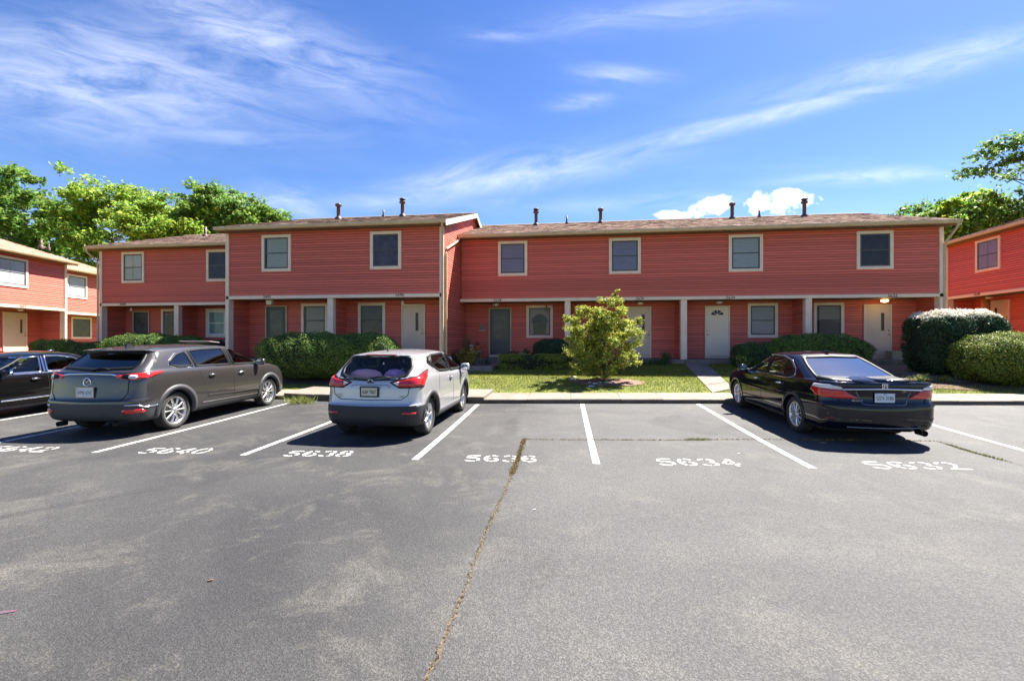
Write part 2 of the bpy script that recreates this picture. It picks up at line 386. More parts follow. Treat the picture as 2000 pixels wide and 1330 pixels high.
# footpaths over the lawn
def drape(name, poly, lift, m, parent=None, step=.45, thick=.06, fn=lawn):
    bm = bmesh.new(); f = bm.faces.new([bm.verts.new((p[0], p[1], 0)) for p in poly])
    xs = [p[0] for p in poly]; ys = [p[1] for p in poly]
    for ax, lo, hi in ((0, min(xs), max(xs)), (1, min(ys), max(ys))):
        q = lo + step
        while q < hi:
            co = [0, 0, 0]; co[ax] = q; no = [0, 0, 0]; no[ax] = 1
            bmesh.ops.bisect_plane(bm, geom=bm.verts[:] + bm.edges[:] + bm.faces[:], plane_co=co, plane_no=no); q += step
    if thick:
        r = bmesh.ops.extrude_face_region(bm, geom=bm.faces[:]); vs_ = [g for g in r['geom'] if isinstance(g, bmesh.types.BMVert)]
        up = set(vs_)
    else: up = set(bm.verts)
    for v in bm.verts: v.co.z = fn(v.co.x, v.co.y) + (lift if v in up else lift - thick)
    bmesh.ops.recalc_face_normals(bm, faces=bm.faces)
    me = bpy.data.meshes.new(name); bm.to_mesh(me); bm.free()
    return obj(name, me, m, parent, False)
def L2(x, y): p = on(lawn, x, y); return (p.x, p.y)
path = tag(empty('path'), kind='structure')
a0, a1, b0, b1 = L2(1392, 769), L2(1338, 712), L2(1432, 760), L2(1380, 711)
for q in range(5):
    t0, t1 = q / 5 + .004, (q + 1) / 5 - .004
    mixp = lambda A, B, t: (A[0] + (B[0] - A[0]) * t, A[1] + (B[1] - A[1]) * t)
    drape('slab', [mixp(a0, a1, t0), mixp(b0, b1, t0), mixp(b0, b1, t1), mixp(a0, a1, t1)], .03, M_CONC, path, step=2)
# walk and step in front of the corner door
MB().bbox(-5.6, -3.05, 17.35, 18.5, .35, .735, .012).build('step_slab', M_CONC, path)
for q in range(2): drape('slab', [(-4.1, 18.52 + q * .72), (-2.95, 18.52 + q * .72), (-2.95, 19.22 + q * .72), (-4.1, 19.22 + q * .72)], .05, M_CONC, path, step=2, thick=.1)
for q in range(3): drape('slab', [(11.3 + q * .1, 18.4 - q * 1.2), (13.1, 18.4 - q * 1.2), (13.1, 19.58 - q * 1.2), (11.3, 19.58 - q * 1.2)], .03, M_CONC, path, step=2)
drape('slab', [(13.2, 15.6), (17, 15.9), (17, 17.0), (13.2, 16.7)], .10, M_CONC, path, step=3, thick=.2)

# ---------------------------------------------------------------- painted lines and numbers
def ribbon(pts, w, z=.004, fn=lot):
    mb = MB(); n = len(pts)
    for k, p in enumerate(pts):
        a = Vector(pts[max(0, k - 1)][:2]); b = Vector(pts[min(n - 1, k + 1)][:2]); d = (b - a).normalized(); q = Vector((-d.y, d.x))
        ww = w[k] if isinstance(w, (list, tuple)) else w
        for s in (-1, 1): xx, yy = p[0] + q.x * s * ww / 2, p[1] + q.y * s * ww / 2; mb.v.append((xx, yy, fn(xx, yy) + z))
    mb.f = [(2 * k, 2 * k + 1, 2 * k + 3, 2 * k + 2) for k in range(n - 1)]
    return mb
def far(x, y): p = on(lot, x, y); return (p.x, p.y)
LN = [((-12.1, 6.0), (-12.75, 11.4), 'white stall line farthest left, beside the black sedan'),
      ((-9.66, 6.1), (-10.35, 11.4), 'white stall line running under the grey SUV'),
      (far(183, 884), far(572, 785), 'white stall line right of the grey SUV, left of number 5640'),
      (far(474, 889), (-5.2, 11.75), 'white stall line passing left of the silver crossover'),
      (far(810, 898), far(933, 790), 'white stall line right of the silver crossover, left of number 5636'),
      (far(1165, 906), far(1137, 789), 'white stall line alone between numbers 5636 and 5634'),
      (far(1588, 915), far(1363, 789), 'white stall line left of the black sedan seen from behind'),
      ((7.02, 6.9), (7.3, 12.6), 'white stall line right of the black sedan seen from behind')]
for a, b, lab in LN:
    n = 14; pts = [(a[0] + (b[0] - a[0]) * k / n, a[1] + (b[1] - a[1]) * k / n) for k in range(n + 1)]
    tag(ribbon(pts, .103).build('parking_line', M_PAINT), lab, 'parking line', 'painted stall lines')
def arc(cx, cy, rx, ry, a0, a1, n=9): return [(cx + rx * math.cos(R(a0 + (a1 - a0) * k / n)), cy + ry * math.sin(R(a0 + (a1 - a0) * k / n))) for k in range(n + 1)]
DG = {'5': [[(.97, .92), (.30, .92)], [(.24, .93), (.12, .56)], [(.13, .60)] + arc(.5, .32, .42, .27, 110, -35), arc(.5, .32, .45, .26, -62, -160)],
      '6': [arc(.55, .62, .42, .31, 35, 95), arc(.52, .5, .43, .43, 112, 245), arc(.5, .30, .42, .24, -100, 70), arc(.5, .30, .40, .22, 92, 150)],
      '3': [arc(.5, .72, .40, .22, 165, 95), arc(.5, .72, .40, .22, 72, -70), arc(.5, .28, .43, .22, 70, -70), arc(.5, .28, .43, .22, -95, -165)],
      '4': [[(.72, .0), (.72, .24)], [(.72, .42), (.72, .95), (.62, .90), (.06, .33)], [(.16, .30), (.58, .30)], [(.82, .30), (1.02, .30)]],
      '2': [arc(.5, .68, .40, .26, 170, 100), arc(.5, .68, .40, .26, 75, -35), [(.76, .48), (.42, .22)], [(.05, .06), (1.05, .06)], [(.33, .17), (.12, .08)]],
      '0': [arc(.5, .5, .43, .44, 100, 260), arc(.5, .5, .43, .44, 80, -80)],
      '8': [arc(.5, .73, .36, .22, 100, 260), arc(.5, .73, .36, .22, 80, -80), arc(.5, .27, .43, .23, 105, 255), arc(.5, .27, .43, .23, 75, -75)]}
for txt, A, B, hh, lab in [('5642', (-9.35, 6.04), (-8.2, 6.12), .34, 'behind the grey SUV'), ('5640', (-6.72, 6.23), (-5.62, 6.34), .36, 'in the empty stall right of the grey SUV'),
                      ('5638', (-4.36, 6.36), (-3.30, 6.48), .34, 'behind the silver crossover'), ('5636', (-1.56, 6.43), (-.46, 6.53), .36, 'crossed by the weedy crack'),
                      ('5634', (1.22, 6.57), (2.42, 6.69), .38, 'in the empty stall beside the black sedan'), ('5632', (4.10, 6.78), (5.42, 6.90), .38, 'behind the black sedan on the right')]:
    A = Vector(A); B = Vector(B); ex = (B - A) / 4; ey = Vector((-ex.y, ex.x)).normalized() * hh
    root = empty('painted_number', (A.x, A.y, lot(A.x, A.y)), 0, f'white stencilled number {txt} on the asphalt {lab}', 'painted number', 'stencilled stall numbers')
    for k, ch in enumerate(txt):
        mb = MB()
        for st in DG[ch]:
            pts = []
            for u, v in st: q = A + ex * (k + .06 + .80 * u) + ey * v; pts.append((q.x, q.y))
            r = ribbon(pts, .044); i = len(mb.v); mb.v += [(p[0] - root.location.x, p[1] - root.location.y, p[2] - root.location.z) for p in r.v]; mb.f += [tuple(t + i for t in f) for f in r.f]
        mb.build('digit', M_PAINT, root)
# ---------------------------------------------------------------- cracks with weeds
def jag(pts, amp, step=.07):
    out = []
    for (a, b) in zip(pts[:-1], pts[1:]):
        d = math.dist(a, b); n = max(2, int(d / step))
        for k in range(n): t = k / n; out.append((a[0] + (b[0] - a[0]) * t + random.gauss(0, amp), a[1] + (b[1] - a[1]) * t + random.gauss(0, amp)))
    out.append(pts[-1]); return out
M_CRACK = mat('crack_soil', (.035, .028, .022), (.17, .125, .08), 30, .97, bump=.6, bscale=90, det=8)
M_WEED = mat('dry_weeds', (.22, .17, .05), rnd=.55, attr='rnd', rough=.7, transl=.25)
M_WEEDG = mat('green_weeds', (.15, .19, .035), rnd=.5, attr='rnd', rough=.7, transl=.3)
def blades(pts, h, w, lean=.6):
    """thin grass triangles at pts (n,3)"""
    n = len(pts); a = rng.uniform(0, 6.283, n); hh = h * rng.uniform(.4, 1.2, n); l = lean * hh * rng.uniform(.1, 1.3, n); b = rng.uniform(0, 6.283, n)
    V = np.empty((n, 3, 3)); dx = np.cos(a) * w / 2; dy = np.sin(a) * w / 2
    V[:, 0] = pts; V[:, 0, 0] -= dx; V[:, 0, 1] -= dy; V[:, 1] = pts; V[:, 1, 0] += dx; V[:, 1, 1] += dy
    V[:, 2] = pts; V[:, 2, 0] += np.cos(b) * l; V[:, 2, 1] += np.sin(b) * l; V[:, 2, 2] += hh
    return V.reshape(-1, 3), np.arange(3 * n).reshape(-1, 3)
crk = tag(empty('crack'), kind='structure')
c1 = [far(*p) for p in ((1024, 858), (1008, 905), (984, 965), (962, 1010), (925, 1100), (905, 1160), (880, 1215), (858, 1270), (832, 1330))] + [(-.78, 1.6)]
c2 = [far(*p) for p in ((1024, 858), (1090, 859), (1180, 859), (1290, 860), (1400, 859), (1500, 858), (1600, 861), (1720, 860), (1830, 862), (1900, 884), (2000, 910))]
c3 = [far(*p) for p in ((1650, 1090), (1700, 1130), (1728, 1152), (1760, 1180))]
for pts, wd, amp in ((c1, .022, .008), (c2, .014, .008)):
    q = jag(pts, amp); ribbon(q, [wd * random.uniform(.35, 1.6) for _ in q], .004).build('fissure', M_CRACK, crk)
def along(pts, n, lo, hi, spread):
    q = jag(pts, .006, .03); i0, i1 = int(len(q) * lo), max(int(len(q) * lo) + 1, int(len(q) * hi)); out = []
    for _ in range(n):
        p = q[random.randrange(i0, i1)]; xx, yy = p[0] + random.gauss(0, spread), p[1] + random.gauss(0, spread); out.append((xx, yy, lot(xx, yy) + .003))
    return np.array(out)
for pts, lo, hi, n, sp, h, m, nm in ((c1, 0, .34, 1100, .020, .03, M_WEED, 'weeds'), (c1, .34, .95, 420, .010, .014, M_WEED, 'weeds'), (c2, 0, .98, 900, .012, .025, M_WEED, 'weeds'),
                             (c2, .33, .38, 150, .022, .045, M_WEEDG, 'weeds'), (c2, .565, .68, 320, .022, .04, M_WEED, 'weeds'), (c2, .86, .97, 200, .016, .035, M_WEEDG, 'weeds')):
    V, F = blades(along(pts, n, lo, hi, sp), h, .012)
    o = obj(nm, fast_mesh(nm, V, F, rng.random(len(F))), m); tag(o, 'dry yellow weeds growing out of the long asphalt crack' if m == M_WEED else 'green weed tuft growing in the asphalt crack', 'weeds', kind='stuff')
cw = [(on(lot, 585 + random.gauss(0, 14), 785 + abs(random.gauss(0, 2.5)))) for _ in range(420)]
V, F = blades(np.array([(p.x, min(p.y, curb(p.x) - .01), p.z) for p in cw]), .20, .014, 1.6)
tag(obj('weeds', fast_mesh('weeds', V, F, rng.random(len(F))), M_WEEDG), 'tall weeds growing at the broken kerb between the SUV and crossover', 'weeds', kind='stuff')
# small litter on the asphalt
M_LEAF = mat('dead_leaf', (.30, .14, .05))
for (px_, py_, c, lab) in ((405, 1134, (.3, .15, .08), 'orange dead leaf lying alone on dark asphalt'), (553, 878, (.55, .27, .08), 'orange leaf lying left of number 5638'), (1039, 996, (.7, .68, .62), 'white scrap of paper lying right of the long crack'), (1440, 886, (.7, .68, .62), 'pale scrap of litter above number 5634')):
    p = on(lot, px_, py_); r = .022
    o = MB().tri((0, 0, .002), (r * 2, .01, .012), (r, r, .006)).tri((0, 0, .002), (r, -r * .8, .012), (r * 2, .01, .012)).build('litter_scrap', mat('litter%d' % px_, c)); o.location = p; tag(o, lab, 'litter')
p = on(lot, 8, 1197); o = ribbon([(p.x - .10, p.y - .03), (p.x - .02, p.y), (p.x + .05, p.y + .03)], [.02, .04, .02], .004).build('paint_mark', mat('pink_paint', (.13, .045, .085), (.07, .06, .065), 26, .8, lo=.45, hi=.6)); tag(o, 'pink survey paint mark on the asphalt', 'paint mark')

# ---------------------------------------------------------------- lawn blades
def lawn_grass():
    n = 150000; x = rng.uniform(-11, 14.5, n); t = rng.random(n) ** .8; cy = np.array([curb(q) for q in x]); y = cy + 1.2 + t * (19.9 - cy - 1.2)
    def inpoly(px, py, poly):
        r = np.zeros(len(px), bool); k = len(poly)
        for i in range(k):
            (x0, y0), (x1, y1) = poly[i], poly[(i + 1) % k]
            c = ((y0 > py) != (y1 > py)) & (px < (x1 - x0) * (py - y0) / (y1 - y0 + 1e-12) + x0); r ^= c
        return r
    bad = inpoly(x, y, [a0, b0, b1, a1]) | ((x > -5.7) & (x < -3.0) & (y > 17.3)) | ((x < -4.9) & (y > 16.3)) | ((x > 8.5) & (y > 15.3)) | (y > 18.8) & (x < 1.5)
    bad |= ((x + 8.6) / 2.9) ** 2 + ((y - 15.6) / 1.25) ** 2 < 1
    bad |= ((x - 1.15) / 1.25) ** 2 + ((y - 15.3) / .75) ** 2 < .8
    x, y = x[~bad], y[~bad]
    z = np.array([lawn(a, b) for a, b in zip(x, y)])
    V, F = blades(np.stack([x, y, z], 1), .055, .016, .9)
    cl = .5 + .5 * np.sin(x * 1.7 + np.sin(y * 2.1)) * np.sin(y * 1.3 + .7 * x)
    o = obj('grass', fast_mesh('grass', V, F, np.clip(.6 * rng.random(len(F)) + .4 * cl, 0, 1)), M_GRASS); tag(o, 'mown sunlit lawn grass between kerb and townhouses', 'grass', kind='stuff')
lawn_grass()
def ellipse(cx, cy, rx, ry, n=26, j=.08): return [(cx + rx * (1 + random.uniform(-j, j)) * math.cos(t), cy + ry * (1 + random.uniform(-j, j)) * math.sin(t)) for t in [2 * math.pi * k / n for k in range(n)]]
for nm, q, lab, m in (('mulch_bed', ellipse(1.15, 15.3, 1.25, .72), 'reddish mulch bed round the variegated shrub', mat('mulch_red', (.10, .05, .035), (.34, .2, .14), 20, .95, bump=1, bscale=60, det=9)),
                   ('mulch_bed', ellipse(-8.6, 15.7, 2.9, 1.2), 'dark soil bed under the big hedge by the crossover', M_MULCH),
                   ('mulch_bed', ellipse(12.4, 16.0, 3.2, 1.6), 'dark mulch bed under the hedges at right', M_MULCH),
                   ('mulch_bed', ellipse(-3.6, 19.0, 1.2, .8), 'soil bed by the corner door', M_MULCH)):
    tag(drape(nm, q, .02, m, None, .4, .0), lab, 'mulch', kind='stuff')
M_STONE = mat('edging_stone', (.42, .38, .32), (.62, .58, .5), 8, .9, bump=.4, bscale=30)
sp = [(1060 + 0, 0)]
for k, (px_, py_) in enumerate(((1121, 737), (1140, 732), (1158, 731), (1118, 742), (1152, 748), (1162, 750), (1172, 748), (1184, 748), (1195, 747), (1155, 756))):
    p = on(lawn, px_, py_); r = .07 + .04 * random.random(); mb = MB(); prof = [(.001, -.03), (r * .8, -.02), (r, r * .25), (r * .75, r * .5), (.001, r * .58)]
    mb.lathe(prof, 13); mb.v = [(a * 1.25 * (1 + .12 * math.sin(b * 25 + k)), b * (1 + .12 * math.cos(k + a * 22)), c) for a, b, c in mb.v]
    o = mb.build('edging_stone', M_STONE, smooth=True); o.location = (p.x, p.y, p.z); o.rotation_euler = (0, 0, k * 1.1); tag(o, 'pale edging stone round the variegated shrub', 'stone', 'stones round the shrub bed')
# ---------------------------------------------------------------- townhouses
M_SIDE = mat('red_siding', (.66, .140, .096), (.75, .170, .120), 1.6, .62, rnd=.15, bump=.12, bscale=40, stretch=(1, 6, 6), det=6)
M_CORE = mat('red_wall', (.42, .08, .05), (.50, .10, .062), 2, .8)  # darker than the boards: shadow under the laps put into the colour
M_TRIM = mat('tan_trim', (.84, .60, .46), (.90, .69, .55), 3, .6, bump=.1, bscale=30)
M_GUT = mat('gutter_paint', (.56, .39, .235), (.66, .48, .31), 4, .45)
M_SOFF = mat('soffit', (.16, .10, .075), (.22, .14, .10), 3, .8)
M_SASH = mat('bronze_sash', (.085, .075, .070), rough=.5)
M_WSASH = mat('white_sash', (.75, .75, .74), rough=.4)
M_TAUPE = mat('taupe_door', (.68, .49, .36), (.74, .54, .40), 2, .5)
M_CREAM = mat('cream_door', (.88, .67, .50), (.92, .72, .55), 2, .5)
M_STORM = mat('storm_door', (.040, .040, .044), (.055, .055, .06), 3, .4)
M_BRASS = mat('brass', (.80, .62, .30), rough=.25, metal=1)
M_PANE = glass('window_glass', (.85, .87, .88), .022)
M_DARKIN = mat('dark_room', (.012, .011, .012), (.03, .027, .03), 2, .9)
M_SHING = mat('shingles', (.25, .148, .088), (.42, .285, .185), 1.1, .95, rnd=.42, attr='rnd', bump=.5, bscale=50)
M_PIPE = mat('vent_pipe', (.075, .038, .035), (.13, .07, .06), 8, .55)
M_NUM = mat('number_plate', (.055, .035, .025), rough=.5)
M_LAMP = mat('lamp_glass', (.75, .70, .58), rough=.3)
M_LAMPON = mat('lit_lamp', (1, .7, .3), rough=.4, emit=(1, .62, .22), estr=3)
EXP = .1016
_b = MB(); _b.v = [(-.5, .004, .026), (.5, .004, .026), (.5, -.046, .026), (-.5, -.046, .026), (-.5, .004, EXP), (.5, .004, EXP), (.5, -.034, EXP), (-.5, -.034, EXP)]
_b.f = [(0, 1, 2, 3), (4, 7, 6, 5), (3, 2, 6, 7), (0, 4, 5, 1), (0, 3, 7, 4), (1, 5, 6, 2)]
BOARD = bpy.data.meshes.new('siding_board'); BOARD.from_pydata(_b.v, [], _b.f); BOARD.materials.append(M_SIDE)
def board(root, x, y, z, ln, rz=0.):
    o = bpy.data.objects.new('siding_board', BOARD); COL.objects.link(o); o.parent = root; o.location = (x, y, z + random.uniform(-.0015, .0015)); o.rotation_euler = (0, 0, rz); o.scale = (ln, 1, 1); return o
def boards(root, x0, x1, y, z0, z1):
    n = int((z1 - z0) / EXP + .999)
    for k in range(n): board(root, (x0 + x1) / 2, y, z0 + k * EXP, x1 - x0)
def side_boards(root, x, sgn, y0, y1, z0, z1):
    """boards facing +x (sgn 1) or -x (sgn -1)"""
    n = int((z1 - z0) / EXP + .999)
    for k in range(n):
        a, b = (y0, y1) if not callable(y0) else (y0(z0 + k * EXP), y1(z0 + k * EXP))
        if b - a > .1: board(root, x, (a + b) / 2, z0 + k * EXP, b - a, R(90) * sgn)
CURT = {}
def window(root, x0, x1, z0, z1, y, style='blind', col=(.4, .4, .4), white=False, cw=.125):
    y -= .014
    mb = MB(); f, b = y - .072, y + .014
    mb.bbox(x0, x1, f, b, z1 - cw, z1, .006); mb.bbox(x0, x1, f, b, z0, z0 + cw, .006); mb.bbox(x0, x0 + cw, f + .001, b, z0 + cw, z1 - cw, .006); mb.bbox(x1 - cw, x1, f + .001, b, z0 + cw, z1 - cw, .006)
    w = mb.build('window', M_TRIM, root)
    a0, a1, c0, c1 = x0 + cw, x1 - cw, z0 + cw, z1 - cw; t = .055 if not white else .075; zm = (c0 + c1) / 2
    s = MB(); s.bbox(a0, a1, y - .056, y - .001, c1 - t, c1, .004); s.bbox(a0, a1, y - .056, y - .001, c0, c0 + t, .004); s.bbox(a0, a0 + t, y - .055, y - .001, c0 + t, c1 - t, .004); s.bbox(a1 - t, a1, y - .055, y - .001, c0 + t, c1 - t, .004)
    s.bbox(a0 + t, a1 - t, y - .054, y - .038, zm - .022, zm + .022, .004); s.build('sash', M_WSASH if white else M_SASH, w)
    MB().quad((a0 + t, y - .045, c0 + t), (a1 - t, y - .045, c0 + t), (a1 - t, y - .045, zm - .022), (a0 + t, y - .045, zm - .022)).build('pane', M_PANE, w)
    MB().quad((a0 + t, y - .048, zm + .022), (a1 - t, y - .048, zm + .022), (a1 - t, y - .048, c1 - t), (a0 + t, y - .048, c1 - t)).build('pane', M_PANE, w)
    m = mat('cloth_%.2f_%.2f_%.2f' % col, col, tuple(c * .8 for c in col), 3, .9, stretch=(8, 1, 1) if style == 'curtain' else (1, 1, 14))
    yy = y - .0375
    if style == 'dark': MB().quad((a0, yy, c0), (a1, yy, c0), (a1, yy, c1), (a0, yy, c1)).build('unlit_room', mat('room_%.2f' % col[0], tuple(c * .3 for c in col), tuple(c * .8 for c in col), 2.5, .9), w); return w  # dark sheet stands in for the unlit room behind the glass
    b_ = MB(); gap = t + (.0 if style != 'loose' else .06)
    if style == 'curtain':
        n = 22
        for side in (0, 1):
            u0 = a0 + t if side == 0 else (a0 + a1) / 2 + .01; u1 = (a0 + a1) / 2 - .01 if side == 0 else a1 - t
            for k in range(n):
                p, q = u0 + (u1 - u0) * k / n, u0 + (u1 - u0) * (k + 1) / n; d0, d1 = .003 * math.sin(k * 1.9), .003 * math.sin((k + 1) * 1.9); b_.quad((p, yy + d0, c0), (q, yy + d1, c0), (q, yy + d1, c1), (p, yy + d0, c1))
        b_.build('curtain', m, w, fix=False)
    elif style == 'swag':
        MB().quad((a0, yy + .001, c0), (a1, yy + .001, c0), (a1, yy + .001, c1), (a0, yy + .001, c1)).build('unlit_room', M_DARKIN, w)
        xm = (a0 + a1) / 2; h = c1 - c0
        for k in range(10):
            p, q = a0 + (a1 - a0) * k / 10, a0 + (a1 - a0) * (k + 1) / 10
            fn = lambda u: c1 - h * (.22 + .35 * abs((u - xm) / (a1 - xm)) ** 2.2)
            b_.quad((p, yy, fn(p)), (q, yy, fn(q)), (q, yy, c1), (p, yy, c1))
        for sg in (-1, 1):
            e = a0 + t if sg < 0 else a1 - t; b_.quad((e, yy - .001, c0), (e - sg * .16, yy - .001, c0), (e - sg * .08, yy - .001, c0 + h * .62), (e, yy - .001, c0 + h * .62))
        b_.build('curtain', m, w, fix=False)
    else:
        g0 = a0 + gap; n = 20; MB().quad((a0, yy + .001, c0), (a1, yy + .001, c0), (a1, yy + .001, c1), (a0, yy + .001, c1)).build('unlit_room', M_DARKIN, w)
        for k in range(n):
            p, q = c0 + (c1 - .03 - c0) * k / n, c0 + (c1 - .03 - c0) * (k + .96) / n; b_.quad((g0, yy - .0015, p), (a1 - t, yy - .0015, p), (a1 - t, yy, q), (g0, yy, q))
        b_.build('blind', m, w, fix=False)
    return w
def door(root, x0, x1, y, z0, z1, style='taupe', knob=1):
    y -= .03
    m = {'taupe': M_TAUPE, 'cream': M_CREAM, 'storm': M_STORM}[style]; j = .055
    d = MB().bbox(x0 + j, x1 - j, y - .045, y, z0 + .13, z1 - j, .006).build('door', m, root)
    f = MB(); f.bbox(x0, x0 + j - .004, y - .065, y, z0, z1, .005); f.bbox(x1 - j + .004, x1, y - .065, y, z0, z1, .005); f.bbox(x0 + j - .004, x1 - j + .004, y - .064, y, z1 - j + .004, z1, .005); f.build('door_frame', M_TRIM if style != 'storm' else M_GUT, d)
    MB().bbox(x0 + j, x1 - j, y - .05, y, z0, z0 + .122, .005).build('threshold', M_TAUPE, d)
    xk = x1 - j - .07 if knob > 0 else x0 + j + .07; zk = z0 + 1.05
    MB().lathe([(.001, -.075), (.022, -.07), (.03, -.05), (.012, -.035), (.012, -.02), (.028, -.015), (.03, .0)], 14, 'y', (xk, y - .046, zk)).build('knob', M_BRASS, d, True)
    MB().lathe([(.001, -.02), (.024, -.018), (.026, .0)], 12, 'y', (xk, y - .046, zk + .16)).build('deadbolt', M_BRASS, d, True)
    if style == 'taupe':
        xl = x1 - j - .30 if knob > 0 else x0 + j + .30; zt = z1 - .34
        fr = MB(); fr.bbox(xl - .085, xl + .085, y - .056, y - .045, zt - .82, zt, .004); fr = fr.build('light_frame', M_TAUPE, d)
        MB().box(xl - .062, xl + .062, y - .0585, y - .0565, zt - .79, zt - .03).build('light_pane', mat('door_light', (.03, .022, .026), (.06, .04, .045), 5, .15, spec=.25), d)
    elif style == 'cream':
        xc = (x0 + x1) / 2; w = (x1 - x0) / 2 - .06
        for k in range(4):
            a, b = R(180 - k * 45 - 4), R(180 - (k + 1) * 45 + 4); r0, r1, zc = .07, .265, z1 - .42
            pts = [(xc + r0 * math.cos(a), zc + r0 * math.sin(a) * .9)] + [(xc + r1 * math.cos(a + (b - a) * q / 4), zc + r1 * math.sin(a + (b - a) * q / 4) * .85) for q in range(5)] + [(xc + r0 * math.cos(b), zc + r0 * math.sin(b) * .9)]
            MB().prism(pts, y - .052, y - .046, 'y').build('fan_light', mat('fan_glass', (.03, .03, .034), rough=.2, spec=.25), d)
        for (ax, az, bx, bz) in ((-.33, 1.18, -.06, 1.62), (.06, 1.18, .33, 1.62), (-.33, .62, -.06, 1.05), (.06, .62, .33, 1.05), (-.33, .22, -.06, .52), (.06, .22, .33, .52)):
            q = MB(); X0, X1, Z0, Z1 = xc + ax, xc + bx, z0 + az, z0 + bz
            q.box(X0, X1, y - .049, y - .046, Z1 - .02, Z1); q.box(X0, X1, y - .049, y - .046, Z0, Z0 + .02); q.box(X0, X0 + .02, y - .049, y - .046, Z0 + .021, Z1 - .021); q.box(X1 - .02, X1, y - .049, y - .046, Z0 + .021, Z1 - .021); q.bbox(X0 + .05, X1 - .05, y - .052, y - .046, Z0 + .05, Z1 - .05, .004); q.build('door_panel', M_CREAM, d)
    else:
        xc = (x0 + x1) / 2; g = MB().quad((x0 + j + .17, y - .047, z0 + .85), (x1 - j - .17, y - .047, z0 + .85), (x1 - j - .17, y - .047, z1 - .22), (x0 + j + .17, y - .047, z1 - .22)).build('storm_glass', mat('storm_glass', (.05, .05, .042), (.12, .115, .09), 5, .15, spec=.25), d)
        q = MB(); a, b, c, e = x0 + j + .15, x1 - j - .15, z0 + .83, z1 - .20
        q.box(a, b, y - .052, y - .045, e, e + .02); q.box(a, b, y - .052, y - .045, c - .02, c); q.box(a - .02, a, y - .052, y - .045, c - .02, e + .02); q.box(b, b + .02, y - .052, y - .045, c - .02, e + .02); q.build('storm_bead', mat('storm_bead', (.10, .10, .105), rough=.4), d)
    return d
def post(root, x, z0=.82, w=.25, y=0): return MB().bbox(x - w / 2, x + w / 2, y - .03, y + .2, z0, 3.475, .008).build('post', M_TRIM, root)
def number(root, x, txt, y=-.09, z=3.56, s=.17):
    me = text_mesh(txt, s, .006, .12, 1.05); o = obj('house_number', me, M_NUM, root); o.location = (x, y, z); o.rotation_euler = (R(90), 0, 0); return o
def lamp(root, x, y, z, kind='dome'):
    base = MB().lathe([(.001, .06), (.075, .06), (.08, .045), (.08, .03), (.06, .02)], 18, c=(x, y, z)).build('porch_light', M_PIPE, root, True)
    m = M_LAMPON if kind == 'lit' else M_LAMP
    if kind == 'box':
        MB().prism([(-.13, .03), (.13, .03), (.10, -.14), (-.10, -.14)], y - .08, y + .08, 'y').build('lamp_shade', m, base).location = (x, 0, z); MB().box(x - .14, x + .14, y - .09, y + .09, z + .03, z + .045).build('lamp_top', M_TRIM, base)
    elif kind == 'spot': MB().lathe([(.001, -.16), (.055, -.15), (.07, -.11), (.05, -.05), (.03, .02), (.02, .03)], 16, c=(x, y - .04, z)).build('lamp_bulb', m, base, True)
    else: MB().lathe([(.001, -.075), (.07, -.068), (.12, -.04), (.135, -.005), (.12, .03), (.001, .032)], 20, c=(x, y, z)).build('lamp_shade', m, base, True)
    return base
RZ, RS = 6.42, .3155
def roof_z(y): return RZ + RS * (y + .5) if y < 5.3 else RZ + RS * (10.6 + .5 - y)
